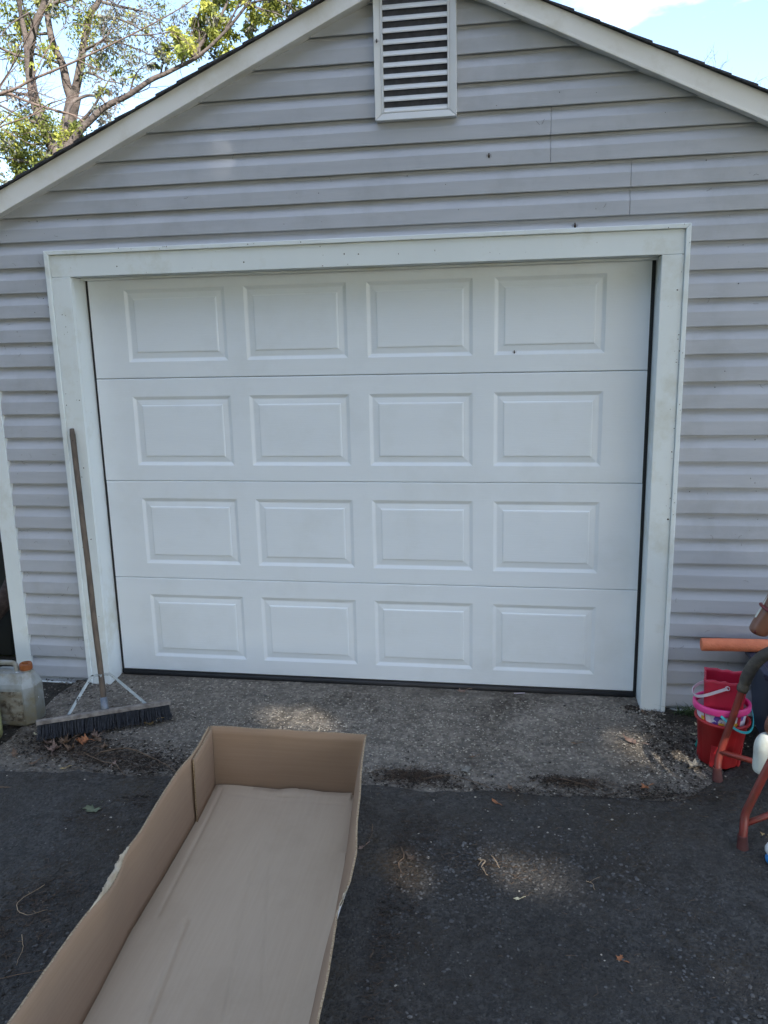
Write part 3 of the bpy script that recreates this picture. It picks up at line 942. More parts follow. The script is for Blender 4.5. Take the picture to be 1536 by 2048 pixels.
bb(fl, 'floor_panel', M['card_floor'])
# end panels
for yy, nm, dn in ((-.984, 'end_panel', 1), (-3.0, 'end_panel', -1)):
    e = MB()
    n_, nh = 50, 8
    xa, xb = (-.484, .137) if dn > 0 else (-.392, .24)
    ta, tb = (-.482, .186) if dn > 0 else (-.415, .34)
    zb_ = gz(yy) + .002
    A, C = [], []
    for i in range(n_ + 1):
        a, c = [], []
        for j in range(nh + 1):
            s = j / nh
            t = i / n_
            x = (xa + (xb - xa) * t) * (1 - s) + (ta + (tb - ta) * t) * s
            z = zb_ + (0.281 + 0.003 * nz3(x * 9, 3) + 0.0015 * nz3(x * 50, 1)) * s
            y = yy + 0.005 * nz3(x * 3, s * 2, 1) * math.sin(s * PI) + dn * 0.012 * s
            a.append(e.bm.verts.new((x, y, z)))
            c.append(e.bm.verts.new((x, y + dn * 0.006, z)))
        A.append(a); C.append(c)
    for i in range(n_):
        for j in range(nh):
            e.bm.faces.new((A[i][j], A[i + 1][j], A[i + 1][j + 1], A[i][j + 1])).smooth = True
            e.bm.faces.new((C[i][j], C[i][j + 1], C[i + 1][j + 1], C[i + 1][j])).smooth = True
        e.bm.faces.new((A[i][nh], A[i + 1][nh], C[i + 1][nh], C[i][nh])).material_index = 1
    for i in (0, n_):
        for j in range(nh):
            e.bm.faces.new((A[i][j], A[i][j + 1], C[i][j + 1], C[i][j])).material_index = 1
    bb(e, nm, [M['cardboard'], M['card_edge']], recalc=False)
# inner flap folded against the left side at the far corner
flb = [(-.468, -.992, -.076), (-.455, -1.215, -.084), (-.452, -1.232, -.085)]
flt = [(-.466, -.992, .197), (-.455, -1.130, .190), (-.451, -1.228, .184)]
bb(strip_wall('corner_flap', flb, flt, (-1, 0, 0), n=26, nh=8, thick=0.0055, seedz=13), 'corner_flap', [M['cardboard'], M['card_edge'], M['cardboard']], recalc=False)
# curled paper liner at the foot of the far end
cf = MB()
P0, P1 = [], []
for i in range(61):
    x = -.46 + .585 * i / 60
    lift = max(0, 0.014 * nz3(x * 6, 7.7) + 0.009) + (0.010 if -.30 < x < -.1 else 0.003) * max(0, nz3(x * 11, 2.2) + .4)
    P0.append(cf.bm.verts.new((x, -1.045 - 0.012 * nz3(x * 5, 1.1), gz(-1.0) + 0.016)))
    P1.append(cf.bm.verts.new((x, -.998, gz(-1.0) + 0.017 + lift)))
for i in range(60):
    cf.bm.faces.new((P0[i], P0[i + 1], P1[i + 1], P1[i])).smooth = True
o = bb(cf, 'liner_flap', M['torn'], recalc=False)
sm = o.modifiers.new('s', 'SOLIDIFY'); sm.thickness = 0.0015
o.data.materials[0] = M['card_floor']
# torn, delaminated paper at the notch of the left side and the crumple on the right
random.seed(21)
for pts, side in (([(-.447, -1.775, .180), (-.445, -1.81, .172), (-.439, -1.85, .160), (-.433, -1.90, .155), (-.425, -1.955, .161), (-.421, -1.99, .168), (-.430, -2.06, .168)], -1),
                  ([(.287, -1.86, .170), (.281, -1.905, .163), (.275, -1.945, .158), (.279, -1.98, .164)], 1)):
    tp = MB()
    for lay in range(4 if side < 0 else 2):
        path = smoothpath(pts, 7)
        n_ = len(path)
        prev = None
        for i, p in enumerate(path):
            t = i / (n_ - 1)
            wdt = (0.030 if side < 0 else 0.018) * math.sin(PI * t) ** 0.7 * (.85 + .5 * nz3(i * .35, lay * 3.1)) * (1 - lay * .18)
            ang = 0.5 + lay * 0.42 + 0.5 * nz3(i * .23, lay)
            q0 = p + Vector((side * 0.003, 0, -0.006))
            q1 = p + Vector((side * wdt * math.sin(ang) * .9, random.uniform(-.003, .003), wdt * math.cos(ang) * .9))
            q05 = (q0 + q1) / 2 + Vector((0, 0, 0.003))
            cur = [tp.bm.verts.new(q0), tp.bm.verts.new(q05), tp.bm.verts.new(q1)]
            if prev:
                tp.bm.faces.new((prev[0], cur[0], cur[1], prev[1])).smooth = True
                tp.bm.faces.new((prev[1], cur[1], cur[2], prev[2])).smooth = True
            prev = cur
    o = bb(tp, 'torn_edge', M['torn'], recalc=False)
    sm = o.modifiers.new('s', 'SOLIDIFY'); sm.thickness = 0.001

# ------------------------------------------------------------------ push broom
BR = Vector((-1.187, -0.568, gz(-0.568)))
broom = thing('push_broom', 'wide black push broom with worn wooden handle leaning against the left door jamb', 'broom', BR)
def local(mb, name, m, base, parent, **k):
    bmesh.ops.translate(mb.bm, verts=mb.bm.verts, vec=-base)
    return mb.build(name, m, parent, **k)
A_, B_ = Vector((-1.459, -.711, 0)), Vector((-.914, -.425, 0))
ux = (B_ - A_).normalized()
uy = Vector((-ux.y, ux.x, 0))
tilt = 0.35   # head tipped back with the handle
un = (Vector((0, 0, 1)) * math.cos(tilt) + uy * math.sin(tilt)).normalized()
uy2 = (uy * math.cos(tilt) - Vector((0, 0, 1)) * math.sin(tilt)).normalized()
Hc = (A_ + B_) / 2 + Vector((0, 0, gz(-.568) + 0.085))
hl = (B_ - A_).length / 2
def hp(a, b, c): return Hc + ux * a + uy2 * b + un * c
mb = MB()
pr = [(-.032, -.010), (.032, -.010), (.032, .006), (.020, .013), (-.020, .013), (-.032, .006)]
prev = None
for i in range(31):
    a = -hl + 2 * hl * i / 30
    j = 0.0012 * nz3(a * 20, 1)
    cur = [mb.bm.verts.new(hp(a, b_, c_ + j)) for b_, c_ in pr]
    if prev:
        for q in range(6): mb.bm.faces.new((prev[q], prev[(q + 1) % 6], cur[(q + 1) % 6], cur[q]))
    else: mb.bm.faces.new(cur[::-1])
    prev = cur
mb.bm.faces.new(prev)
local(mb, 'brush_block', M['wood_block'], BR, broom)
random.seed(3)
mb = MB()
for i in range(94):
    for r_ in range(6):
        a = -hl + 0.006 + (2 * hl - .012) * (i + (r_ % 2) * .5) / 94
        b_ = -.029 + .058 * r_ / 5
        p0 = hp(a, b_, -.009)
        sp_ = Vector((random.gauss(0, .005), random.gauss(0, .005), 0)) + ux * (0.010 * (a / hl) ** 3) + uy2 * (b_ * .45)
        L = 0.072 + random.uniform(-.009, .004)
        p2 = p0 - un * L + sp_
        p2.z = max(p2.z, gz(p2.y) + 0.003)
        p1 = (p0 + p2) / 2 - sp_ * .25
        for q in range(2):
            off = Vector((random.uniform(-.0025, .0025), random.uniform(-.0025, .0025), 0))
            mb.tube([p0 + off * .3, p1 + off, p2 + off * 1.6], [.0016, .0018, .0011], seg=4, cap=False)
local(mb, 'bristles', M['bristle'], BR, broom, recalc=False)
# handle: from the socket on the block to the jamb
h0 = hp(0.0, .002, .012)
h1 = Vector((-1.456, -0.1468, 1.358))
d_ = (h1 - h0)
mb = MB()
pth, rd = [], []
for i in range(41):
    t = i / 40
    pth.append(h0 + d_ * (0.02 + .98 * t) + Vector((0.002 * nz3(t * 5, 1), 0, 0)))
    rd.append(0.0142 + 0.0006 * nz3(t * 14, 4) - (0.003 if i == 40 else 0))
mb.tube(pth, rd, seg=14)
local(mb, 'handle', M['wood_handle'], BR, broom)
mb = MB()
dn_ = d_.normalized()
mb.tube([h0 - dn_ * .004, h0 + dn_ * .012, h0 + dn_ * .06], [.020, .0175, .0165], seg=14)
mb.tube([h0 + dn_ * .040 - uy2 * .018, h0 + dn_ * .040 + uy2 * .018], .003, seg=6)
local(mb, 'socket', M['socket'], BR, broom)
top = h0 + dn_ * 0.165
for sgn in (-1, 1):
    mb = MB()
    e = hp(sgn * (0.165 if sgn < 0 else 0.185), .0, .014)
    w_ = Vector((0, 0, 1)).cross(ux)
    pts = [e, e + un * .010 - ux * sgn * .006, top + ux * sgn * .055 - dn_ * .012, top + ux * sgn * .032 + dn_ * .002, top + ux * sgn * .0165 + dn_ * .004, top + ux * sgn * .0005 - uy * .0165 + dn_ * .004]
    sw = smoothpath(pts, 6)
    prev = None
    for i, p in enumerate(sw):
        t = (sw[min(i + 1, len(sw) - 1)] - sw[max(i - 1, 0)]).normalized()
        wv_ = t.cross(uy).normalized() * 0.0065
        nv_ = wv_.cross(t).normalized() * 0.0014
        cur = [mb.bm.verts.new(p + s1 * wv_ + s2 * nv_) for s1, s2 in ((1, 1), (1, -1), (-1, -1), (-1, 1))]
        if prev:
            for q in range(4): mb.bm.faces.new((prev[q], prev[(q + 1) % 4], cur[(q + 1) % 4], cur[q]))
        else: mb.bm.faces.new(cur[::-1])
        prev = cur
    mb.bm.faces.new(prev)
    local(mb, 'brace', M['brace'], BR, broom)

# ------------------------------------------------------------------ grimy jugs at the left
JG = Vector((-1.685, -0.53, gz(-.53)))
jug = thing('plastic_jug', 'dirty white rectangular plastic jug with an orange cap beside the corner board', 'jug', JG, rz=R(2))
def rrect(wx, wy, ch, z):
    """chamfered rectangle"""
    return [(-wx + ch, -wy, z), (wx - ch, -wy, z), (wx, -wy + ch, z), (wx, wy - ch, z), (wx - ch, wy, z), (-wx + ch, wy, z), (-wx, wy - ch, z), (-wx, -wy + ch, z)]
def loft(mb, rings, mi=0, cap=(True, True), smooth=False):
    R_ = [[mb.bm.verts.new(p) for p in r] for r in rings]
    n_ = len(R_[0])
    for a, c in zip(R_, R_[1:]):
        for k in range(n_):
            f_ = mb.bm.faces.new((a[k], a[(k + 1) % n_], c[(k + 1) % n_], c[k])); f_.material_index = mi; f_.smooth = smooth
    if cap[0]: mb.bm.faces.new(R_[0][::-1])
    if cap[1]: mb.bm.faces.new(R_[-1])
    return R_
mb = MB()
loft(mb, [rrect(.122, .070, .035, .000), rrect(.128, .076, .035, .012), rrect(.128, .076, .036, .195), rrect(.120, .070, .034, .215), rrect(.112, .052, .03, .245), rrect(.104, .044, .028, .262)])
mb.box(-.11, .060, -.014, .014, .262, .263)
local_o = mb.build('body', M['jug'], jug, bevel=0.006, seg=3)
mb = MB()   # carrying handle above the shoulder
mb.tube(smoothpath([(-.095, 0, .250), (-.098, 0, .285), (-.080, 0, .300), (-.01, 0, .302), (.020, 0, .294), (.026, 0, .255)], 6), .0125, seg=10)
mb.build('handle', M['jug'], jug)
mb = MB()
mb.lathe([(.001, .256), (.026, .256), (.026, .268), (.024, .272), (.001, .2725)], seg=20, cx=.076)
mb.build('neck', M['jug'], jug)
mb = MB()
prof = []
rings = []
for r_, z in ((.001, .2715), (.029, .2715), (.030, .275), (.030, .298), (.027, .303), (.020, .303), (.019, .300), (.001, .300)):
    rings.append([(.076 + (r_ + (0.0009 if (k % 2 and .02 < r_) else 0)) * math.cos(2 * PI * k / 40), r_ * math.sin(2 * PI * k / 40), z) for k in range(40)])
loft(mb, rings, smooth=False)
mb.box(.058, .094, -.004, .004, .3005, .307)
mb.build('cap', M['orangecap'], jug)
mb = MB()
mb.box(-.086, .086, -.0785, -.0762, .028, .182)
mb.build('label_panel', M['juglabel'], jug, bevel=0.001)

YJ = Vector((-1.752, -0.735, gz(-.735)))
yj = thing('plastic_bottle', 'grimy yellow ribbed plastic jug at the left edge in front of the white jug', 'jug', YJ)
mb = MB()
prof = [(.001, .0), (.085, .0), (.098, .008), (.102, .02)]
z = .03
while z < .20:
    prof += [(.102, z), (.0985, z + .004), (.0985, z + .009), (.102, z + .013)]
    z += .022
prof += [(.102, .215), (.090, .245), (.060, .268), (.030, .278), (.022, .285), (.022, .305), (.001, .306)]
mb.lathe(prof, seg=40)
mb.build('body', M['yellowjug'], yj)
mb = MB()
mb.lathe([(.001, .3065), (.026, .3065), (.027, .310), (.026, .325), (.001, .326)], seg=24)
mb.build('cap', M['jug'], yj)
mb = MB()
mb.tube(smoothpath([(.02, -.055, .262), (.055, -.085, .268), (.080, -.092, .235), (.076, -.088, .19)], 6), .010, seg=8)
mb.build('handle', M['yellowjug'], yj)

# ------------------------------------------------------------------ nested toy buckets
BK = Vector((1.662, -0.535, gz(-.535)))
red = thing('toy_bucket', 'red plastic sand bucket at the bottom of the stack by the right jamb', 'toy bucket', BK, group=None)
def shell(outer, th=0.003):
    """closed lathe profile: up the outside, down the inside"""
    inn = [(max(r_ - th, .001), max(z, th)) for r_, z in outer]
    return outer + inn[::-1]
mb = MB()
seg = 48
prof = [(.001, .004), (.072, .004), (.076, .0), (.079, .002), (.104, .190), (.112, .191), (.1135, .196), (.1135, .203), (.104, .204), (.1005, .200), (.074, .008), (.001, .008)]
rings = []
for i, (r_, z) in enumerate(prof):
    ring_ = []
    for k in range(seg):
        a = 2 * PI * k / seg
        rr = r_
        if 2 < i < 4 or i == 2:
            ca = (k % 12)
            if ca < 3: rr += .006 if i == 2 else 0.0
        if i == 3 and (k % 12) < 3: rr += .005
        ring_.append((rr * math.cos(a), rr * math.sin(a), z))
    rings.append(ring_)
loft(mb, rings, cap=(False, False), smooth=True)
red_body = mb.build('body', M['red'], red)
for k in range(4):       # corner feet of the castle mould
    mb = MB()
    a = R(-118 + 90 * k)
    c, s_ = math.cos(a), math.sin(a)
    def wp(r_, t, z): return (r_ * c - t * s_, r_ * s_ + t * c, z)
    loft(mb, [[wp(.070, -.016, -.001), wp(.088, -.016, -.001), wp(.088, .016, -.001), wp(.070, .016, -.001)],
              [wp(.074, -.015, .055), wp(.0885, -.015, .055), wp(.0885, .015, .055), wp(.074, .015, .055)],
              [wp(.082, -.013, .10), wp(.0930, -.013, .10), wp(.0930, .013, .10), wp(.082, .013, .10)]])
    mb.build('moulded_foot', M['red'], red, bevel=0.002)
for k in range(4):
    mb = MB()
    a = R(-73 + 90 * k)
    c, s_ = math.cos(a), math.sin(a)
    def wp(r_, t, z): return (r_ * c - t * s_, r_ * s_ + t * c, z)
    loft(mb, [[wp(.085, -.003, .09), wp(.0925, -.003, .09), wp(.0925, .003, .09), wp(.085, .003, .09)],
              [wp(.092, -.003, .14), wp(.0985, -.003, .14), wp(.0985, .003, .14), wp(.092, .003, .14)]])
    mb.build('moulded_rib', M['red'], red)
red.rotation_euler = (R(-1.5), R(2.0), 0)

PK = BK + Vector((.004, .004, .098))
pink = thing('toy_pail', 'frosted pail with a hot pink rim nested inside the red bucket', 'toy pail', PK)
pink.rotation_euler = (R(-2.0), R(-1.0), 0)
mb = MB()
mb.lathe([(.001, .0), (.080, .0), (.083, .004), (.1025, .152), (.0995, .152), (.080, .006), (.001, .005)], seg=56)
mb.build('body', M['pailwhite'], pink)
mb = MB()
mb.lathe([(.1028, .150), (.1085, .147), (.1155, .148), (.1175, .153), (.1175, .172), (.1155, .176), (.108, .177), (.1030, .174), (.1028, .150)], seg=64)
mb.build('rim', M['pink'], pink)
def patch(mb, shape, a0, z0, r_of, off, sc=1.0):
    """a flat printed shape wrapped on the pail wall; shape in metres (u along the wall, v up)"""
    pts = []
    for u, v in shape:
        z = z0 + v * sc
        r_ = r_of(z) + off
        a = a0 + u * sc / r_
        pts.append((r_ * math.cos(a), r_ * math.sin(a), z))
    mb.poly(pts)
rof = lambda z: .083 + (z - .004) * (.1025 - .083) / .148
def blob(rx, ry, n=18, jag=0.0, seed=0):
    return [(rx * math.cos(2 * PI * k / n) * (1 + jag * math.sin(k * 2.1 + seed)), ry * math.sin(2 * PI * k / n) * (1 + jag * math.cos(k * 3.3 + seed))) for k in range(n)]
for nm, mt, items in (('purple_print', 'purple', [(blob(.020, .020, jag=.22), -1.90, .133, 1), (blob(.014, .008, jag=.3, seed=2), -2.05, .108, 1), (blob(.012, .012, jag=.3), -.9, .130, 1)]),
                      ('white_print', 'handlewhite', [(blob(.015, .015, jag=.12, seed=1), -1.78, .118, 2), (blob(.013, .018, jag=.1, seed=4), -2.35, .122, 2)]),
                      ('yellow_print', 'yellow', [(blob(.013, .006, jag=.3, seed=3), -1.80, .108, 3), (blob(.011, .010, jag=.15, seed=5), -2.62, .118, 3), (blob(.009, .007, jag=.2), -1.2, .108, 3)])):
    for shp, a0, z0, lay in items:
        mb = MB()
        patch(mb, shp, a0, z0, rof, .0006 + .0006 * lay)
        mb.build(nm, M[mt], pink)
mb = MB()
hpth = smoothpath([Vector(p) for p in ((-.030, -.116, .156), (-.018, -.126, .145), (.012, -.138, .118), (.045, -.142, .100), (.078, -.128, .094), (.102, -.096, .102), (.117, -.050, .122), (.119, -.005, .150))], 8)
prev = None
for i, p in enumerate(hpth):
    t = (hpth[min(i + 1, len(hpth) - 1)] - hpth[max(i - 1, 0)]).normalized()
    rad_ = Vector((p.x, p.y, 0)).normalized()
    wv_ = t.cross(rad_).normalized() * .0048
    nv_ = wv_.cross(t).normalized() * .0016
    cur = [mb.bm.verts.new(p + s1 * wv_ + s2 * nv_) for s1, s2 in ((1, 1), (1, -1), (-1, -1), (-1, 1))]
    if prev:
        for q in range(4): mb.bm.faces.new((prev[q], prev[(q + 1) % 4], cur[(q + 1) % 4], cur[q]))
    else: mb.bm.faces.new(cur[::-1])
    prev = cur
mb.bm.faces.new(prev)
mb.build('handle', M['turq'], pink)

SQ = BK + Vector((.0, .0, .152))
sq = thing('toy_mould', 'crimson square castle bucket with a white handle standing on top in the pink rimmed pail', 'toy bucket', SQ)
sq.rotation_euler = (R(-3.0), R(1.5), R(-13))
mb = MB()
def sqring(h, r_, z, wav=0.0, seed=0, n=64):
    """square outline with bulging round corners (castle towers)"""
    out = []
    for k in range(n):
        a = 2 * PI * k / n + PI / 4
        c, s_ = math.cos(a), math.sin(a)
        m_ = max(abs(c), abs(s_))
        x, y = h * c / m_, h * s_ / m_
        cd = min(abs(abs(x) - h), abs(abs(y) - h))
        corner = min(h - abs(x), h - abs(y)) if False else (h - min(abs(x), abs(y)))
        if corner < r_ * 2.2:
            b_ = 1 + 0.075 * math.sin(PI * min(1, (r_ * 2.2 - corner) / (r_ * 1.1)) * .5)
            x *= b_; y *= b_
        if corner < r_ * .55:
            x *= .965; y *= .965
        out.append((x, y, z + wav * math.sin(k * 1.15 + seed)))
    return out
hh = lambda z: .063 + z * .070
outer = [sqring(hh(z), .014, z) for z in (0, .03, .06, .09, .12, .15, .18)] + [sqring(hh(.222), .014, .222, .0022), sqring(hh(.232) + .001, .014, .236, .0028)]
innr = [sqring(hh(z) - .0032, .014, z, w_) for z, w_ in ((.236, .0028), (.222, .0022), (.16, 0), (.10, 0), (.05, 0), (.006, 0))]
loft(mb, outer + innr, cap=(True, True), smooth=True)
mb.build('body', M['crimson'], sq)
mb = MB()
piv = .0802
# bail hanging to the left, hinged at the middle of the front and back faces
arc = []
hb_ = [(.009, -.0835, .210), (-.025, -.0865, .193), (-.062, -.0885, .174), (-.095, -.082, .158), (-.116, -.052, .149), (-.123, 0, .146)]
arc = smoothpath(hb_ + [(x, -y, z) for x, y, z in hb_[:-1]][::-1], 4)
prev = None
for i, p in enumerate(arc):
    t = (arc[min(i + 1, len(arc) - 1)] - arc[max(i - 1, 0)]).normalized()
    wv_ = Vector((.48, 0, -.88)).cross(t).cross(t).normalized()
    up_ = Vector((-.49, 0, .87))
    cur = [mb.bm.verts.new(p + up_ * s1 * .0062 + wv_.cross(up_) * 0 + Vector((0, 0, 0)) + (t.cross(up_)).normalized() * s2 * .0016) for s1, s2 in ((1, 1), (1, -1), (-1, -1), (-1, 1))]
    if prev:
        for q in range(4): mb.bm.faces.new((prev[q], prev[(q + 1) % 4], cur[(q + 1) % 4], cur[q]))
    else: mb.bm.faces.new(cur[::-1])
    prev = cur
mb.bm.faces.new(prev)
for sy in (-1, 1):
    ring_ = [(.009 + .0085 * math.cos(2 * PI * k / 20), sy * (piv + .0025), .210 + .0085 * math.sin(2 * PI * k / 20)) for k in range(21)]
    mb.tube(ring_, .0020, seg=6, cap=False)
mb.build('handle', M['handlewhite'], sq)
for sy in (-1, 1):
    mb = MB()
    mb.tube([(.009, sy * (piv - .004), .210), (.009, sy * (piv + .004), .210)], .0045, seg=12)
    mb.build('hinge_peg', M['crimson'], sq)

# teal toy spade propped behind the buckets
TS = Vector((1.592, -.455, gz(-.455)))
sp_t = thing('toy_spade', 'small teal plastic sand spade leaning beside the red bucket', 'toy spade', TS)
sp_t.rotation_euler = (R(6), R(10), R(10))
mb = MB()
loft(mb, [rrect(.012, .008, .003, .012), rrect(.0135, .009, .003, .016), rrect(.011, .0075, .003, .062), rrect(.006, .005, .002, .070), rrect(.0035, .0035, .001, .118)])
mb.build('grip', M['teal'], sp_t, bevel=0.001)
mb = MB()
loft(mb, [rrect(.004, .0035, .001, .1185), rrect(.022, .004, .006, .135), rrect(.026, .003, .008, .175), rrect(.018, .002, .006, .200)])
mb.build('blade', M['teal'], sp_t, bevel=0.001)

# ------------------------------------------------------------------ toy horse on a tube frame
HB = Vector((2.15, -.88, gz(-.88)))
horse = thing('spring_horse', 'brown plastic riding horse on a dark red tube frame at the right edge', 'riding toy', HB)
def hloc(mb, name, m, parent=horse, **k): return local(mb, name, m, HB, parent, **k)
g1, g2 = gz(-.70), gz(-1.13)
farp = [(1.622, -.700, g1 + .004), (1.627, -.670, g1 + .07), (1.640, -.66, .06), (1.674, -.66, .20), (1.700, -.66, .31), (1.720, -.66, .39), (1.752, -.66, .452), (1.80, -.66, .492), (1.87, -.66, .507), (2.0, -.66, .510)]
nearp = [(1.609, -1.136, g2 + .004), (1.612, -1.120, g2 + .07), (1.620, -1.10, .03), (1.640, -1.10, .095), (1.684, -1.10, .223), (1.725, -1.10, .33), (1.748, -1.10, .40), (1.79, -1.10, .462), (1.85, -1.10, .50), (2.0, -1.10, .510)]
for base in (farp, nearp):
    mir = [(4.3 - x, y, z) for x, y, z in base][::-1]
    mb = MB()
    mb.tube(smoothpath(base + mir, 6), .0148, seg=14)
    hloc(mb, 'frame_tube', M['frame_red'])
    for e_ in (base[0], mir[-1]):
        mb = MB()
        e0 = Vector(e_)
        mb.lathe([(.001, -.003), (.021, -.003), (.0215, .004), (.0195, .018), (.0175, .045), (.0185, .048), (.0175, .051), (.0149, .051)], seg=24, cx=e0.x, cy=e0.y)
        for v in mb.bm.verts: v.co.z += e0.z - .001; v.co.y += (v.co.z - e0.z) * (.25 if base is nearp else .42)
        hloc(mb, 'rubber_foot', M['boot'])
for (a, b_) in (((1.634, -.665, .045), (1.792, -.745, .040)), ((1.617, -1.108, -.005), (1.80, -1.035, .035))):
    for mir in (0, 1):
        P = [a, b_] if not mir else [(4.3 - a[0], a[1], a[2]), (4.3 - b_[0], b_[1], b_[2])]
        mb = MB()
        mb.tube(P, .0115, seg=12)
        hloc(mb, 'cross_brace', M['frame_red'])
mb = MB()   # torn foam grip wrapped round the bend of the far tube
sl_ = smoothpath([(1.702, -.66, .318), (1.7205, -.66, .39), (1.752, -.66, .452), (1.80, -.66, .492), (1.87, -.66, .507), (1.97, -.66, .510)], 8)
rd = []
for i in range(len(sl_)):
    r_ = .0245 + .0012 * nz3(i * .5, 2)
    if i < 2: r_ = .021 + i * .002
    if i in (3, 4): r_ = .0215
    rd.append(r_)
mb.tube(sl_, rd, seg=18)
hloc(mb, 'foam_grip', M['sleeve'])
for sy in (-.66, -1.10):
    for xx in (1.95, 2.35):
        mb = MB()   # springs between frame and horse
        P = []
        y2 = -.88 + (.10 if sy > -.88 else -.10)
        for k in range(61):
            t = k / 60
            P.append((xx + .014 * math.cos(k * .9), sy + (y2 - sy) * t, .495 + .03 * t + .014 * math.sin(k * .9)))
        mb.tube(P, .0022, seg=5)
        hloc(mb, 'spring', M['socket'])

def skin(name, verts, edges, m, parent, lv=2, base=HB):
    me = bpy.data.meshes.new(name)
    me.from_pydata([Vector(v[:3]) - base for v in verts], edges, [])
    o = bpy.data.objects.new(name, me)
    COL.objects.link(o)
    o.parent = parent
    sk = o.modifiers.new('skin', 'SKIN')
    sk.use_smooth_shade = True
    for i, v in enumerate(verts):
        r_ = v[3]
        me.skin_vertices[0].data[i].radius = (r_, v[4] if len(v) > 4 else r_)
    me.skin_vertices[0].data[0].use_root = True
    ss = o.modifiers.new('sub', 'SUBSURF')
    ss.levels = lv
    ss.render_levels = lv
    me.materials.append(m)
    return o
hy = -.88
verts = [(2.20, hy, .56, .115), (2.02, hy, .57, .12), (1.93, hy, .66, .095), (1.86, hy, .80, .070), (1.815, hy, .885, .062),   # trunk, chest, neck, poll
         (1.765, hy, .815, .055), (1.715, hy, .725, .042), (1.683, hy, .668, .040), (1.678, hy, .645, .036),                      # face to muzzle
         (2.38, hy, .57, .12), (2.47, hy, .55, .08),                                                            # rump
         (2.56, hy, .50, .03), (2.60, hy, .38, .022), (2.62, hy, .26, .015),                                     # tail
         (2.00, hy - .07, .47, .055), (1.88, hy - .085, .41, .042), (1.775, hy - .085, .380, .042), (1.738, hy - .085, .335, .040), (1.726, hy - .085, .275, .029),   # near fore leg
         (2.00, hy + .07, .47, .055), (1.95, hy + .085, .41, .042), (1.885, hy + .085, .375, .040), (1.855, hy + .085, .33, .036), (1.845, hy + .085, .275, .029),  # far fore leg
         (2.43, hy - .08, .45, .062), (2.52, hy - .09, .36, .040), (2.60, hy - .09, .30, .034), (2.63, hy - .09, .24, .028),
         (2.43, hy + .08, .45, .062), (2.52, hy + .09, .36, .040), (2.60, hy + .09, .30, .034), (2.63, hy + .09, .24, .028)]
edges = [(0, 1), (1, 2), (2, 3), (3, 4), (4, 5), (5, 6), (6, 7), (7, 8), (0, 9), (9, 10), (10, 11), (11, 12), (12, 13), (1, 14), (14, 15), (15, 16), (16, 17), (17, 18), (1, 19), (19, 20), (20, 21), (21, 22), (22, 23),
         (9, 24), (24, 25), (25, 26), (26, 27), (9, 28), (28, 29), (29, 30), (30, 31)]
skin('body', verts, edges, M['horse'], horse)
for fx, fy, dx in ((1.716, hy - .085, -1), (1.838, hy + .085, -1), (2.655, hy - .09, 1), (2.655, hy + .09, 1)):
    skin('hoof', [(fx + .012, fy, .290, .030), (fx - .004, fy, .245, .047), (fx - .003, fy, .195, .042), (fx - .008, fy, .150, .040), (fx - .008, fy, .122, .036)], [(0, 1), (1, 2), (2, 3), (3, 4)], M['hoof'], horse)
mb = MB()   # mane
for k in range(26):
    t = k / 25
    p = Vector((1.800, hy, .945)).lerp(Vector((2.03, hy, .70)), t) + Vector((.02 * math.sin(t * PI), 0, .03 * math.sin(t * PI)))
    for s_ in (-1, 0, 1):
        mb.tube(smoothpath([p, p + Vector((.03, s_ * .035, .015)), p + Vector((.045, s_ * .060, -.05)), p + Vector((.03, s_ * .066, -.11))], 3), [.012, .014, .012, .010, .010, .009, .008, .006, .005, .003][:10], seg=6)
hloc(mb, 'mane', M['mane'])
for sgn in (-1, 1):
    mb = MB()
    mb.tube([(1.835, hy + sgn * .035, .935), (1.828, hy + sgn * .048, .975), (1.822, hy + sgn * .050, 1.005)], [.020, .016, .003], seg=8)
    hloc(mb, 'ear', M['horse'])
    mb = MB()
    mb.ico((1.772, hy + sgn * .046, .862), .012, 2, (1, .6, 1))
    hloc(mb, 'eye', M['mane'], smooth=True)
    mb = MB()
    mb.ico((1.664, hy + sgn * .0255, .668), .0075, 2, (.8, .5, 1.1))
    hloc(mb, 'nostril', M['maroon'], smooth=True)
mb = MB()   # white blaze down the nose
fd = Vector((-.40, 0, -.92)).normalized()
bl = [Vector((1.778, hy, .905)), Vector((1.735, hy, .845)), Vector((1.697, hy, .775)), Vector((1.668, hy, .715))]
for i, p in enumerate(smoothpath(bl, 5)):
    pass
nrm = Vector((-.86, 0, .50))
pv = None
for i, p in enumerate(smoothpath(bl, 6)):
    w_ = .010
    q0 = p + nrm * .001
    cur = [mb.bm.verts.new(q0 + Vector((0, -w_, 0)) - nrm * .006), mb.bm.verts.new(q0 + nrm * .004), mb.bm.verts.new(q0 + Vector((0, w_, 0)) - nrm * .006)]
    if pv:
        mb.bm.faces.new((pv[0], cur[0], cur[1], pv[1])); mb.bm.faces.new((pv[1], cur[1], cur[2], pv[2]))
    pv = cur
o = hloc(mb, 'blaze', M['hoof'])
mb = MB()   # noseband and cheek strap
c0 = Vector((1.722, hy, .738))
a1 = Vector((.80, 0, -.55)).normalized()
ring_ = [c0 + a1 * math.cos(2 * PI * k / 28) * .047 + Vector((0, 1, 0)) * math.sin(2 * PI * k / 28) * .0455 for k in range(29)]
mb.tube(ring_, .0060, seg=8, cap=False)
for sgn in (-1, 1):
    mb.tube([c0 + Vector((.02, sgn * .046, 0)), (1.80, hy + sgn * .060, .83), (1.84, hy + sgn * .058, .91)], .005, seg=6)
hloc(mb, 'bridle', M['maroon'])
mb = MB()   # hand peg and saddle
mb.tube([(1.87, hy - .15, .80), (1.87, hy + .15, .80)], .012, seg=10)
hloc(mb, 'hand_bar', M['maroon'])
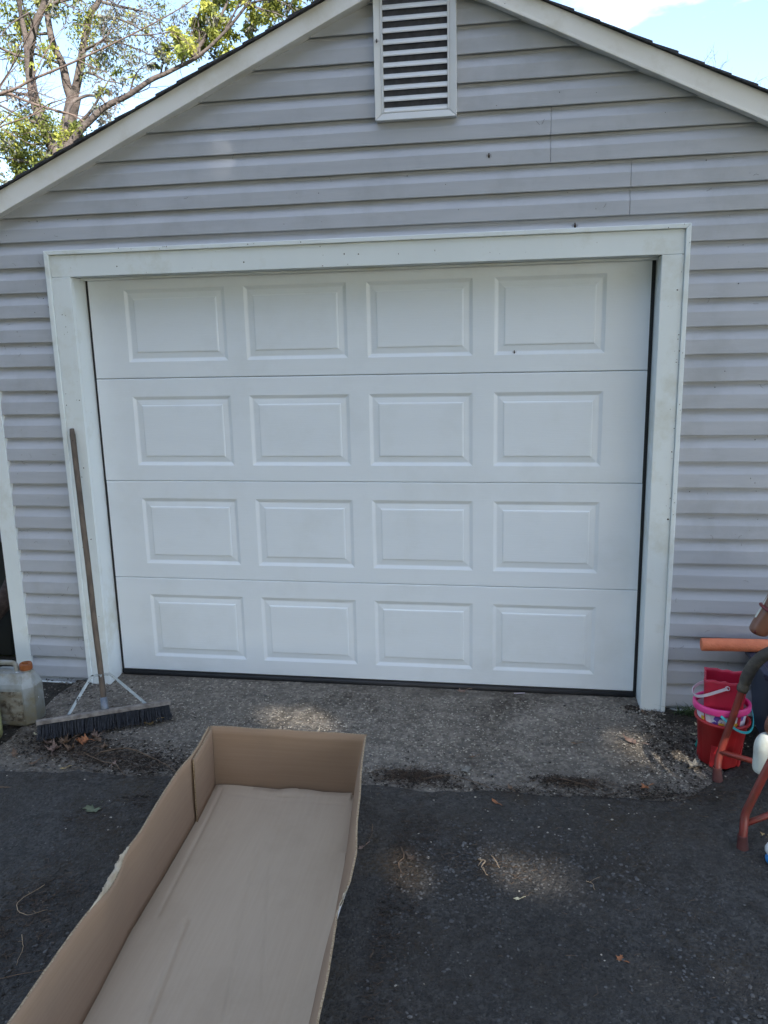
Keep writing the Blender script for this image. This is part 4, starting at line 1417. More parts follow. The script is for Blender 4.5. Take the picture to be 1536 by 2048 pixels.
skin('saddle', [(2.07, hy, .705, .045, .085), (2.17, hy, .678, .030, .10), (2.30, hy, .69, .035, .11), (2.37, hy, .72, .028, .09)], [(0, 1), (1, 2), (2, 3)], M['maroon'], horse)

# ------------------------------------------------------------------ tub, foam noodle, cord, small toy
TB = Vector((2.17, -.30, gz(-.30)))
tub = thing('storage_tub', 'dark navy plastic tub against the siding behind the riding horse', 'storage tub', TB)
mb = MB()
loft(mb, [rrect(.27, .145, .02, .0), rrect(.30, .165, .025, .330), rrect(.318, .180, .025, .331), rrect(.318, .180, .025, .345), rrect(.292, .158, .02, .346), rrect(.265, .14, .02, .01)], cap=(True, True))
mb.build('body', M['navy'], tub, bevel=0.003)
mb = MB()
loft(mb, [rrect(.325, .187, .028, .3475), rrect(.325, .187, .028, .362), rrect(.30, .165, .025, .366), rrect(.29, .155, .025, .358)])
mb.build('lid', M['navy'], tub, bevel=0.002)

mb = MB()
pth = smoothpath([(1.640, -.200, .3405), (1.80, -.200, .3440), (2.0, -.205, .347), (2.25, -.215, .347), (2.45, -.22, .348), (2.75, -.23, .340)], 5)
rr_ = [.0300] * len(pth)
rings = mb.tube([Vector(p) for p in pth], rr_, seg=28)
nd = mb.build('pool_noodle', M['noodle'])
bv = nd.modifiers.new('b', 'BEVEL'); bv.width = .004; bv.segments = 2; bv.limit_method = 'ANGLE'
tagit(nd, 'orange foam pool noodle lying level in front of the siding above the buckets', 'pool noodle')

mb = MB()
prev = None
pts = smoothpath([(1.895, -.470, .318), (1.905, -.505, .275), (1.955, -.515, .225), (2.02, -.505, .18), (2.10, -.50, .12), (2.16, -.50, .0), (2.17, -.50, -.05)], 6)
for i, p in enumerate(pts):
    t = (pts[min(i + 1, len(pts) - 1)] - pts[max(i - 1, 0)]).normalized()
    wv_ = t.cross(Vector((0, 1, 0))).normalized() * .008
    nv_ = Vector((0, .0012, 0))
    cur = [mb.bm.verts.new(p + s1 * wv_ + s2 * nv_) for s1, s2 in ((1, 1), (1, -1), (-1, -1), (-1, 1))]
    if prev:
        for q in range(4): mb.bm.faces.new((prev[q], prev[(q + 1) % 4], cur[(q + 1) % 4], cur[q]))
    else: mb.bm.faces.new(cur[::-1])
    prev = cur
mb.bm.faces.new(prev)
tagit(mb.build('webbing_strap', M['cord']), 'white webbing strap hanging down the front of the navy tub', 'strap')

TY = Vector((1.700, -1.205, gz(-1.205) + .001))
ty = thing('bath_toy', 'little white and blue bath toy on the asphalt at the right edge', 'toy', TY)
mb = MB()
mb.lathe([(.001, .0), (.020, .001), (.031, .010), (.034, .022), (.030, .033), (.022, .036), (.001, .036)], seg=28)
mb.build('hull', M['bluetoy'], ty)
mb = MB()
mb.lathe([(.001, .0355), (.026, .036), (.036, .048), (.037, .060), (.030, .074), (.014, .083), (.001, .085)], seg=28)
mb.build('dome', M['whitetoy'], ty)
mb = MB()
mb.tube([(0, 0, .084), (0, 0, .100)], [.008, .005], seg=12)
mb.build('knob', M['bluetoy'], ty)

# ------------------------------------------------------------------ left of the garage: black bin, log, car
BN = Vector((-2.42, .42, gz(.2)))
bn = thing('rubbish_bin', 'black plastic rubbish bin standing beyond the left corner of the garage', 'bin', BN)
mb = MB()
loft(mb, [rrect(.27, .24, .04, .0), rrect(.38, .30, .05, .70), rrect(.375, .295, .05, .702), rrect(.26, .23, .04, .01)], cap=(True, True))
mb.build('body', M['blackbin'], bn, bevel=0.004)
mb = MB()
loft(mb, [rrect(.40, .32, .06, .703), rrect(.41, .33, .06, .725), rrect(.34, .26, .05, .752), rrect(.2, .16, .04, .758)])
mb.build('lid', M['blackbin'], bn, bevel=0.004)
mb = MB()
for i in range(9): pass
mb.tube([(-2.60, -.01, -.01), (-2.42, .0, .12), (-2.20, .02, .245), (-2.08, .03, .365), (-1.99, .04, .52)], [.062, .060, .055, .050, .046], seg=14)
o = mb.build('log', M['brownlog'])
tagit(o, 'brown bark log leaning against the black bin left of the garage corner', 'log')

CR = Vector((-6.75, 4.45, -.06))
car = thing('parked_car', 'pale car parked in the background left of the garage', 'car', CR)
mb = MB()
body = [(-2.15, .32), (-2.18, .55), (-2.05, .78), (-1.45, .86), (-.75, 1.36), (.75, 1.40), (1.45, .95), (2.10, .85), (2.20, .60), (2.18, .28), (1.70, .22), (-1.70, .22)]
Ls = []
for yy, ins in ((-.86, .10), (-.80, .0), (.80, .0), (.86, .10)):
    r_ = []
    for x, z in body:
        cab = .14 if z > .9 else 0
        y = yy * (1 - cab) if abs(yy) > .5 else yy
        cx_, cz_ = 0, .65
        r_.append((x * (1 - ins * .12), y, cz_ + (z - cz_) * (1 - ins * .25)))
    Ls.append(r_)
loft(mb, Ls)
mb.build('body', M['carpaint'], car, bevel=.03)
for sgn in (-1, 1):
    mb = MB()
    P = [(-1.18, .92), (-.72, 1.27), (.70, 1.31), (1.20, .96)]
    q0 = [mb.bm.verts.new((x, sgn * (.86 - .10 * (z - .6) / .7 + .004), z)) for x, z in P]
    q1 = [mb.bm.verts.new((x, sgn * (.80 - .10 * (z - .6) / .7), z)) for x, z in P]
    mb.bm.faces.new(q0); mb.bm.faces.new(q1[::-1])
    for q in range(4): mb.bm.faces.new((q0[q], q0[(q + 1) % 4], q1[(q + 1) % 4], q1[q]))
    mb.build('side_window', M['carglass'], car)
    mb = MB()
    mb.box(2.10, 2.185, sgn * .62 - .14, sgn * .62 + .14, .60, .74)
    mb.build('headlight', M['lamp'], car, bevel=.02)
    for xx in (-1.4, 1.4):
        mb = MB()
        mb.lathe([(.20, -.10), (.30, -.10), (.33, -.07), (.335, .0), (.33, .07), (.30, .10), (.20, .10), (.20, -.10)], seg=32)
        for v in mb.bm.verts: v.co = Vector((v.co.x + xx, v.co.z + sgn * .78, v.co.y + .335))
        wh = mb.build('tyre', M['black'], car)
        mb = MB()
        mb.lathe([(.001, .02), (.06, .035), (.17, .01), (.2005, .03), (.2005, -.05), (.001, -.05)], seg=24)
        for v in mb.bm.verts: v.co = Vector((v.co.x + xx, v.co.z * (sgn) + sgn * .83, v.co.y + .335))
        mb.build('rim', M['chrome'], car)
# ------------------------------------------------------------------ trees
def leafquad(bm, p, L, W, rng, droop=0.5, mi=0):
    """one pointed leaf of two bent halves"""
    a = rng.random() * 6.28
    el = rng.uniform(-1.1, 0.5) - droop * 0.6
    d = Vector((math.cos(a) * math.cos(el), math.sin(a) * math.cos(el), math.sin(el)))
    s = d.cross(Vector((rng.gauss(0, 1), rng.gauss(0, 1), rng.gauss(0, 1) + .3)))
    if s.length < 1e-3: return
    s.normalize()
    n_ = d.cross(s)
    v0 = bm.verts.new(p)
    v1 = bm.verts.new(p + d * L * .45 + s * W * .5 - n_ * W * .12)
    v2 = bm.verts.new(p + d * L)
    v3 = bm.verts.new(p + d * L * .45 - s * W * .5 - n_ * W * .12)
    f_ = bm.faces.new((v0, v1, v2, v3))
    f_.material_index = mi

def crown(name, clumps, mats, parent, base, seed, L=.075, W=.03, hang=0.0):
    """clumps: (centre, radius, leaves, weights of the materials)"""
    rng = random.Random(seed)
    mb = MB()
    for c, r_, n_, wts in clumps:
        c = Vector(c)
        subs = [c + Vector((rng.gauss(0, .5), rng.gauss(0, .6), rng.gauss(0, .42))) * r_ for _ in range(max(3, int(n_ / 45)))]
        for s_ in subs:
            m_i = rng.choices(range(len(mats)), wts)[0]
            rs = r_ * rng.uniform(.14, .34)
            for _ in range(int(1.6 * n_ / len(subs))):
                q = s_ + Vector((rng.gauss(0, 1), rng.gauss(0, 1), rng.gauss(0, 1))) * rs * .75
                if hang: q.z -= abs(rng.gauss(0, 1)) * hang
                mi = m_i if rng.random() < .75 else rng.choices(range(len(mats)), wts)[0]
                leafquad(mb.bm, q, L * rng.uniform(.6, 1.25), W * rng.uniform(.7, 1.3), rng, mi=mi)
    bmesh.ops.translate(mb.bm, verts=mb.bm.verts, vec=-base)
    return mb.build(name, mats, parent, recalc=False)

def twigs(mb, p, d, L, r_, depth, rng, droop=.25):
    n_ = 5
    pts = [p]
    dd = d.normalized()
    for k in range(n_):
        dd = (dd + Vector((rng.gauss(0, .16), rng.gauss(0, .16), rng.gauss(0, .14) - droop * .12))).normalized()
        pts.append(pts[-1] + dd * L / n_)
    mb.tube(pts, [r_ * (1 - .75 * k / n_) for k in range(n_ + 1)], seg=4 if r_ < .02 else 6, cap=False)
    if depth:
        for k in range(1, n_ + 1):
            if rng.random() < .85:
                s_ = Vector((rng.gauss(0, 1), rng.gauss(0, .8), rng.gauss(0, .8)))
                twigs(mb, pts[k], dd + s_ * .8, L * rng.uniform(.35, .6), r_ * .45, depth - 1, rng, droop)

bl_mats = [M['leaf_green'], M['leaf_yellow'], M['leaf_blue']]
def px_r(n0, n1, k): return [n0 + (n1 - n0) * i / (k - 1) for i in range(k)]

# two forked trees seen above the left slope of the roof
TAb = Vector((-6.35, 9.0, -.1))
ta = thing('tree', 'forked leafy tree standing leftmost behind the roof slope', 'tree', TAb)
rng = random.Random(4)
mb = MB()
main = [(-6.35, 9, -.15), (-6.38, 9, 1.5), (-6.42, 9, 3.2), (-6.53, 9, 4.58), (-6.67, 9, 4.96), (-6.79, 9, 5.3), (-6.89, 9, 5.65), (-6.93, 9, 6.05), (-6.91, 9, 6.47)]
mb.tube(smoothpath(main, 4), px_r(.115, .07, 33), seg=10)
def limb(pts, r0, r1, seg=8, n=4):
    P = smoothpath(pts, n)
    mb.tube(P, px_r(r0, r1, len(P)), seg=seg)
limb([(-6.92, 9, 6.40), (-6.97, 9, 6.78), (-7.04, 9.1, 7.14), (-7.06, 9.2, 7.7), (-7.3, 9.4, 8.8), (-7.5, 9.6, 10)], .044, .015)
limb([(-6.91, 9, 6.42), (-6.91, 8.9, 6.77), (-6.87, 8.8, 6.98), (-6.77, 8.6, 7.4), (-6.6, 8.2, 8.4)], .048, .015)
limb([(-6.90, 9, 6.38), (-6.77, 9, 6.73), (-6.59, 9, 7.01), (-6.49, 9, 7.23), (-6.4, 9.1, 7.64), (-6.3, 9.3, 8.8), (-6.5, 9.3, 10.2)], .066, .02)
for p, d in (((-6.8, 9, 5.3), (-1, -.3, .3)), ((-6.93, 9, 6.0), (.9, -.5, .2)), ((-6.9, 9, 5.7), (-1, .3, .4)), ((-6.6, 9, 7.0), (.8, 0, .3)), ((-6.9, 9, 6.3), (-1, -.5, .1)), ((-6.6, 9, 4.8), (.8, -.4, .3)), ((-6.5, 9, 4.6), (-1, -.2, .5))):
    twigs(mb, Vector(p), Vector(d), rng.uniform(1.0, 1.6), .028, 2, rng)
local(mb, 'trunk', M['bark'], TAb, ta)
G3, Y3, B3 = (.7, .2, .1), (.35, .55, .1), (.2, .1, .7)
crown('crown', [((-7.17, 9, 6.93), .38, 420, G3), ((-7.3, 9.3, 6.5), .30, 200, Y3), ((-6.72, 9.2, 6.45), .22, 120, Y3), ((-6.45, 9, 7.0), .28, 200, G3), ((-7.18, 9, 5.5), .36, 420, G3), ((-6.80, 8.8, 5.25), .30, 380, G3),
                ((-7.35, 9, 5.05), .38, 700, G3), ((-7.05, 9, 4.80), .34, 620, (.75, .2, .05)), ((-6.50, 9, 4.86), .26, 330, Y3), ((-7.42, 9, 5.9), .30, 220, B3), ((-7.0, 9.5, 7.6), .7, 600, G3), ((-6.6, 9.3, 8.6), .9, 900, G3), ((-7.6, 9.3, 9.4), .9, 900, G3), ((-7.9, 9.2, 7.2), .7, 500, G3),
                ((-7.7, 9.3, 4.3), .6, 900, G3), ((-6.95, 9.2, 4.45), .5, 900, (.8, .15, .05))], bl_mats, ta, TAb, 8, L=.085, W=.034, hang=.08)

TBb = Vector((-7.05, 10.0, -.1))
tb_ = thing('tree', 'tree with a thick trunk forking in a V just above the left roof slope', 'tree', TBb)
mb = MB()
limb([(-7.05, 10, -.15), (-7.1, 10, 2.5), (-7.09, 10, 4.4), (-7.07, 10, 4.83), (-6.96, 10, 5.4), (-6.75, 10, 5.99)], .165, .115, seg=12)
limb([(-6.79, 10, 5.90), (-6.63, 10, 6.32), (-6.48, 10, 6.81), (-6.33, 10, 7.21), (-6.14, 10, 7.43), (-5.86, 10, 7.86), (-5.4, 10.1, 8.8), (-5.2, 10.3, 10.2)], .078, .02, seg=10)
limb([(-6.78, 10, 5.90), (-6.86, 10, 6.16), (-6.91, 10, 6.5), (-7.05, 10, 6.85), (-7.09, 10, 7.35), (-7.0, 10, 7.88), (-6.9, 10.2, 9.2), (-7.1, 10.3, 10.4)], .085, .02, seg=10)
limb([(-6.98, 10, 5.32), (-6.70, 9.9, 5.50), (-6.35, 9.8, 5.70), (-5.95, 9.7, 6.1)], .05, .012, seg=6)
for p, d, L in (((-6.5, 10, 6.7), (1, -.3, .1), 1.3), ((-6.3, 10, 7.2), (1, -.2, -.1), 1.3), ((-6.65, 10, 6.3), (1, -.4, -.2), 1.0), ((-6.9, 10, 6.5), (-1, -.3, .1), 1.1), ((-6.1, 10, 7.4), (1, .2, -.1), 1.2), ((-7.0, 10, 5.2), (1, -.3, .1), 1.2), ((-7.0, 10, 5.3), (-1, .2, .3), 1.0), ((-7.05, 10, 7.0), (-1, .2, .2), 1.1)):
    twigs(mb, Vector(p), Vector(d), L, .026, 2, rng, droop=.5)
local(mb, 'trunk', M['bark'], TBb, tb_)
crown('crown', [((-6.31, 10, 7.30), .20, 200, Y3), ((-6.50, 10, 7.05), .22, 150, Y3), ((-5.95, 10, 7.05), .30, 330, B3), ((-5.68, 10, 6.75), .30, 260, B3), ((-6.05, 10, 6.50), .28, 260, B3), ((-6.22, 10, 6.80), .26, 230, (.5, .3, .2)),
                ((-6.10, 10, 5.95), .26, 170, B3), ((-6.62, 10, 7.35), .2, 150, G3), ((-5.80, 10, 7.4), .35, 350, B3), ((-5.20, 10, 7.2), .35, 300, B3), ((-7.15, 10, 5.45), .26, 240, G3), ((-4.75, 10.2, 7.3), .32, 230, B3), ((-5.3, 10, 7.8), .5, 400, B3),
                ((-6.0, 10, 8.6), .8, 800, B3), ((-7.2, 10, 8.4), .9, 900, G3), ((-5.2, 10.1, 9.8), 1.0, 1000, G3), ((-7.2, 10.3, 10.4), 1.0, 1000, G3)], bl_mats, tb_, TBb, 18, L=.085, W=.024, hang=.20)

# leaning tree whose long limb runs up along the roof edge
TDb = Vector((-7.6, 8.0, -.1))
td = thing('tree', 'leaning tree whose long bare limb rises along the left roof edge', 'tree', TDb)
mb = MB()
limb([(-7.6, 8, -.15), (-7.2, 8, 1.6), (-6.7, 8, 3.4), (-6.0, 8, 4.5), (-5.63, 8, 4.91), (-5.47, 8, 5.03), (-5.24, 8, 5.19), (-5.05, 8, 5.27), (-4.81, 8, 5.35), (-4.47, 8, 5.52), (-4.24, 8, 5.59), (-4.07, 8, 5.65), (-3.77, 8, 5.76), (-3.46, 8, 5.95), (-3.1, 8, 6.25), (-2.6, 8, 6.8), (-2.2, 8, 7.6)], .066, .013, seg=10)
limb([(-5.9, 8, 4.6), (-5.95, 8.3, 5.3), (-5.8, 8.5, 5.52), (-5.59, 8.5, 5.52), (-5.46, 8.5, 5.43), (-5.42, 8.5, 5.2)], .035, .012, seg=6)
limb([(-3.8, 8, 5.78), (-3.6, 8.1, 6.1), (-3.35, 8.2, 6.45), (-3.1, 8.3, 7.2)], .035, .010, seg=6)
for p, d, L in (((-5.2, 8, 5.2), (.6, .3, .6), .7), ((-4.8, 8, 5.36), (.3, .2, .9), .6), ((-4.3, 8, 5.6), (-.3, .2, .9), .6), ((-4.0, 8, 5.66), (.2, .3, .9), .7), ((-3.7, 8, 5.8), (-.2, .3, 1), .8), ((-3.3, 8, 6.1), (.5, 0, .5), .8), ((-5.0, 8, 5.3), (.3, -.1, -.6), .3), ((-2.9, 8, 6.4), (1, 0, .1), .9), ((-3.0, 8, 6.4), (.8, .2, -.3), .8)):
    twigs(mb, Vector(p), Vector(d), L, .016, 2, rng, droop=.1)
local(mb, 'trunk', M['bark'], TDb, td)
crown('crown', [((-3.80, 8.2, 6.12), .26, 700, Y3), ((-3.98, 8.1, 5.98), .24, 560, (.2, .75, .05)), ((-3.60, 8.3, 6.32), .24, 420, G3), ((-3.38, 8.2, 6.22), .22, 300, G3), ((-3.55, 8.2, 6.05), .18, 240, Y3), ((-4.15, 8.1, 5.86), .16, 150, B3), ((-4.45, 8, 5.78), .16, 90, B3),
                ((-4.85, 8, 5.55), .15, 70, B3), ((-5.15, 8, 5.42), .15, 90, B3), ((-5.5, 8.3, 5.3), .2, 90, B3), ((-2.95, 8.2, 6.30), .18, 200, Y3), ((-2.72, 8.2, 6.42), .26, 520, Y3), ((-2.40, 8.2, 6.50), .26, 420, Y3), ((-3.1, 8.3, 6.15), .15, 130, G3),
                ((-2.4, 8.1, 7.3), .7, 900, G3), ((-3.3, 8.2, 7.4), .6, 600, G3), ((-5.75, 8.2, 4.85), .24, 260, G3), ((-3.45, 8.3, 6.6), .25, 300, G3)], bl_mats, td, TDb, 28, L=.075, W=.036)

# the long thin branches that cross in front of the trunks belong to a nearer tree further left
TEb = Vector((-9.2, 7.4, -.1))
te = thing('tree', 'nearer tree at the far left whose thin bare branches cross the trunks', 'tree', TEb)
mb = MB()
limb([(-9.2, 7.4, -.15), (-9.1, 7.4, 2.0), (-8.8, 7.4, 4.0), (-8.6, 7.5, 6.0), (-8.8, 7.5, 8.5)], .22, .05, seg=10)
limb([(-8.75, 7.4, 4.6), (-7.7, 7.5, 5.05), (-6.7, 7.5, 5.3), (-6.29, 7.5, 5.39), (-6.02, 7.5, 5.49), (-5.65, 7.5, 5.59), (-5.3, 7.5, 5.69), (-5.07, 7.5, 5.76), (-4.51, 7.5, 5.94), (-3.97, 7.5, 6.13), (-3.56, 7.5, 6.31), (-3.1, 7.5, 6.6)], .026, .005, seg=7)
limb([(-8.8, 7.5, 4.3), (-7.6, 7.8, 5.2), (-6.85, 8.0, 5.49), (-6.54, 8.0, 5.41), (-6.29, 8.0, 5.31), (-6.0, 8.0, 5.22), (-5.69, 8.0, 5.12), (-5.45, 8.0, 4.95)], .034, .011, seg=6)
limb([(-8.7, 7.5, 5.2), (-7.2, 7.3, 5.0), (-6.5, 7.0, 5.05), (-5.9, 6.8, 5.4), (-5.35, 6.5, 5.75), (-5.0, 6.5, 6.1)], .017, .004, seg=6)
limb([(-8.6, 7.5, 3.6), (-7.0, 7.0, 4.35), (-6.1, 6.6, 4.62), (-5.51, 6.5, 4.73), (-5.07, 6.5, 4.85), (-4.8, 6.5, 4.95)], .014, .003, seg=6)
for p, d, L in (((-6.3, 7.5, 5.4), (1, -.2, -.1), .9), ((-6.0, 7.5, 5.5), (.7, 0, .7), 1.0), ((-5.3, 7.5, 5.7), (1, 0, -.4), .9), ((-5.1, 7.5, 5.75), (.6, 0, .8), .9), ((-4.5, 7.5, 5.95), (1, 0, -.1), .9), ((-6.5, 7.0, 5.05), (1, 0, .1), .9), ((-5.9, 6.8, 5.4), (.6, 0, .9), .8), ((-6.1, 6.6, 4.62), (.6, 0, .6), .9), ((-5.5, 6.5, 4.73), (.8, 0, .4), .7),
                 ((-6.8, 7.3, 5.0), (.8, 0, -.4), .9), ((-6.6, 7.5, 5.3), (.3, 0, .9), 1.0), ((-7.0, 7.0, 4.4), (.9, 0, .5), .9), ((-6.5, 8.0, 5.4), (.7, 0, .5), .9), ((-6.0, 8, 5.2), (.7, 0, -.2), .6)):
    twigs(mb, Vector(p), Vector(d), L, .011, 2, rng, droop=.15)
local(mb, 'trunk', M['twigbark'], TEb, te)
crown('crown', [((-8.8, 7.6, 8.5), 1.3, 1200, G3), ((-8.0, 7.4, 6.6), .8, 500, G3), ((-9.4, 7.4, 6.5), 1.0, 800, G3), ((-6.9, 7.4, 6.1), .3, 60, Y3), ((-5.9, 7.0, 5.6), .25, 30, Y3)], bl_mats, te, TEb, 38, L=.07, W=.03)

# bare tree tops over the right slope
for (x, y, z, h_, lab, sd) in ((4.0, 12.0, 5.9, .82, 'bare reddish treetop just above the right roof slope', 5), (4.86, 12.3, 5.65, .75, 'second bare treetop furthest right above the roof slope', 9)):
    base = Vector((x, y, -.1))
    t = thing('bare_tree', lab, 'tree', base)
    r2 = random.Random(sd)
    mb = MB()
    mb.tube(smoothpath([(x, y, -.15), (x + .1, y, 2.2), (x - .05, y, 4.2), (x, y, z)], 5), px_r(.13, .022, 16), seg=8)
    for k in range(7):
        a = r2.uniform(-1, 1)
        twigs(mb, Vector((x, y, z - .35 + .05 * k)), Vector((a * 1.0, r2.uniform(-.5, .5), 1.0)), h_ * r2.uniform(.5, .9), .010, 2, r2, droop=-.1)
    local(mb, 'trunk', M['twigbark'], base, t)

# the big tree behind the viewer that shades the driveway, with the gaps the sun spots come through
C0 = Vector((0.1, -1.9, 1.0))
CD = 15.0
CC = C0 + SUN * CD
e1 = Vector((-SUN.y, SUN.x, 0)).normalized()
e2 = SUN.cross(e1)
gaps = [(0.64, -1.340, .32, .09, .05), (1.10, -1.195, .27, .14, .03), (-.345, -.335, .22, .025, .00), (1.38, -.485, .20, .12, .12), (.42, -.44, .20, .10, .22), (.50, -.62, .16, .09, .30), (.95, -.50, .14, .08, .38)]
rng = random.Random(77)
mb = MB()
def proj_gap(p):
    for gx_, gy_, ra, rb, keep in gaps:
        z_ = gz(gy_)
        t = (p.z - z_) / SUN.z
        q = p - SUN * t
        m_ = .52
        if ((q.x - gx_) / (ra + m_)) ** 2 + ((q.y - gy_) / (rb + m_)) ** 2 < 1:
            inn = ((q.x - gx_) / (ra + .07)) ** 2 + ((q.y - gy_) / (rb + .10)) ** 2
            return inn, keep
    return None
for i in range(30000):
    while True:
        u, v = rng.uniform(-7.6, 7.6), rng.uniform(-5.2, 5.2)
        if (u / 7.6) ** 2 + (v / 5.2) ** 2 < 1 + .12 * math.sin(u * 1.7 + v * 2.3): break
    p = CC + e1 * u + e2 * v + SUN * rng.gauss(0, 1.0)
    s_ = .44
    g = proj_gap(p)
    if g:
        # fine spray of small leaves round and across each gap
        for _ in range(13):
            p2 = p + e1 * rng.uniform(-.28, .28) + e2 * rng.uniform(-.28, .28)
            g2_ = proj_gap(p2)
            if g2_ and g2_[0] < 1:
                if rng.random() < g2_[1]: leafquad(mb.bm, p2, .10, .06, rng, mi=0)
            else:
                leafquad(mb.bm, p2, .13, .10, rng, mi=0)
    else:
        leafquad(mb.bm, p, s_, s_ * .8, rng, mi=0 if rng.random() < .8 else 1)
SHb = Vector((CC.x, CC.y, -.15))
sht = thing('shade_tree', 'tall dense tree behind the viewer that shades the whole driveway', 'tree', SHb)
local(mb, 'crown', [M['leaf_green'], M['leaf_yellow']], SHb, sht, recalc=False)
mb = MB()
mb.tube(smoothpath([(CC.x, CC.y, -.2), (CC.x + .1, CC.y, 3), (CC.x - .1, CC.y, 6.5), (CC.x, CC.y, 9.5), (CC.x, CC.y, CC.z + 2)], 5), px_r(.42, .09, 21), seg=12)
for k in range(14):
    a = k * 2.4
    z_ = 6.5 + k * .42
    r_ = 3.6
    q = Vector((CC.x + math.cos(a) * r_ * abs(e1.x), CC.y + math.sin(a) * r_, z_ + 1.6))
    mb.tube(smoothpath([(CC.x, CC.y, z_), (Vector((CC.x, CC.y, z_ + .9)) + q) / 2, q], 4), px_r(.13, .03, 9), seg=7)
local(mb, 'trunk', M['bark'], SHb, sht)

# two unseen copies of the shade tree, added to cut sky light on the facade
for k, (dx, dy, rz, lab) in enumerate(((-15.5, 0.5, 2.2, 'added light blocking tree behind the viewer on the left of the shade tree'), (-7.5, -6.5, 4.1, 'added light blocking tree further back behind the viewer in the middle'))):
    c = sht.copy()
    COL.objects.link(c)
    c.location = SHb + Vector((dx, dy, -3.2))
    c.rotation_euler = (0, 0, rz)
    c['label'] = lab
    for ch in list(sht.children):
        d = ch.copy()
        COL.objects.link(d)
        d.parent = c

# ------------------------------------------------------------------ fallen leaves
LEAF_SHAPES = {
 'maple': [(0, -.50), (.06, -.14), (.30, -.30), (.26, -.12), (.50, -.06), (.36, .06), (.44, .26), (.22, .18), (.17, .34), (.10, .28), (0, .55), (-.10, .28), (-.17, .34), (-.22, .18), (-.44, .26), (-.36, .06), (-.50, -.06), (-.26, -.12), (-.30, -.30), (-.06, -.14)],
 'oak': [(0, -.55), (.05, -.3), (.16, -.22), (.10, -.10), (.24, .0), (.12, .10), (.22, .25), (.08, .30), (0, .5), (-.08, .30), (-.22, .25), (-.12, .10), (-.24, .0), (-.10, -.10), (-.16, -.22), (-.05, -.3)],
 'oval': [(0, -.5), (.10, -.3), (.19, -.05), (.16, .2), (0, .5), (-.16, .2), (-.19, -.05), (-.10, -.3)]}
LM = {
 'brown': mat('leaf_dry_brown', (0.19, 0.12, 0.075), (0.11, 0.07, 0.045), scale=40, rough=0.8),
 'pink': mat('leaf_dry_pinkish', (0.26, 0.18, 0.14), (0.17, 0.11, 0.085), scale=40, rough=0.8),
 'orange': mat('leaf_dry_orange', (0.38, 0.15, 0.06), (0.26, 0.10, 0.04), scale=40, rough=0.7),
 'yellow': mat('leaf_dry_yellow', (0.46, 0.34, 0.15), (0.32, 0.22, 0.10), scale=40, rough=0.7),
 'grey': mat('leaf_dry_greyish', (0.22, 0.21, 0.18), (0.15, 0.14, 0.12), scale=40, rough=0.8),
 'green': mat('leaf_dull_green', (0.14, 0.16, 0.09), (0.10, 0.12, 0.07), scale=40, rough=0.7),
 'dark': mat('leaf_rotten_dark', (0.05, 0.035, 0.026), (0.03, 0.022, 0.018), scale=40, rough=0.85),
 'pale': mat('leaf_pale', (0.55, 0.50, 0.33), (0.42, 0.38, 0.25), scale=40, rough=0.7),
}
def make_leaf(x, y, size, shape, col, curl, rz, lab, seed, name='fallen_leaf', lift=0.0):
    rng = random.Random(seed)
    mb = MB()
    P = LEAF_SHAPES[shape]
    P = [(px_ * (1 + rng.uniform(-.15, .15)), py_ * (1 + rng.uniform(-.12, .12))) for px_, py_ in P]
    # three rings: centre, middle, outline, so the blade can curl
    def z_of(u, v):
        r2_ = u * u + v * v
        return curl * (1.6 * r2_ * (.6 + .5 * math.sin(3 * math.atan2(v, u) + seed)) + .45 * abs(u) * (1 if seed % 2 else .4) + .12 * nz3(u * 4, v * 4, seed))
    def co(u, v): return (u * size * (1 - .35 * curl * abs(u)), v * size * (1 - .2 * curl * abs(v)), z_of(u, v) * size)
    c = mb.bm.verts.new(co(0, 0))
    mid = [mb.bm.verts.new(co(u * .5, v * .5)) for u, v in P]
    out = [mb.bm.verts.new(co(u, v)) for u, v in P]
    n_ = len(P)
    for k in range(n_):
        mb.bm.faces.new((c, mid[k], mid[(k + 1) % n_]))
        mb.bm.faces.new((mid[k], out[k], out[(k + 1) % n_], mid[(k + 1) % n_]))
    zmin = min(v.co.z for v in mb.bm.verts)
    for v in mb.bm.verts: v.co.z -= zmin
    st = Vector(co(P[0][0], P[0][1])) - Vector((0, 0, zmin))
    mb.tube([st, st + Vector((.03, -.22, .06)) * size, st + Vector((.10, -.48, .02)) * size], [.0011, .0010, .0008], seg=5)
    o = mb.build(name, LM[col], recalc=False)
    sm = o.modifiers.new('s', 'SOLIDIFY'); sm.thickness = .0007
    o.rotation_euler = (rng.uniform(-.10, .10), rng.uniform(-.10, .10), rz)
    o.location = (x, y, gz(y) + .0075 + lift)
    return tagit(o, lab, 'leaf')

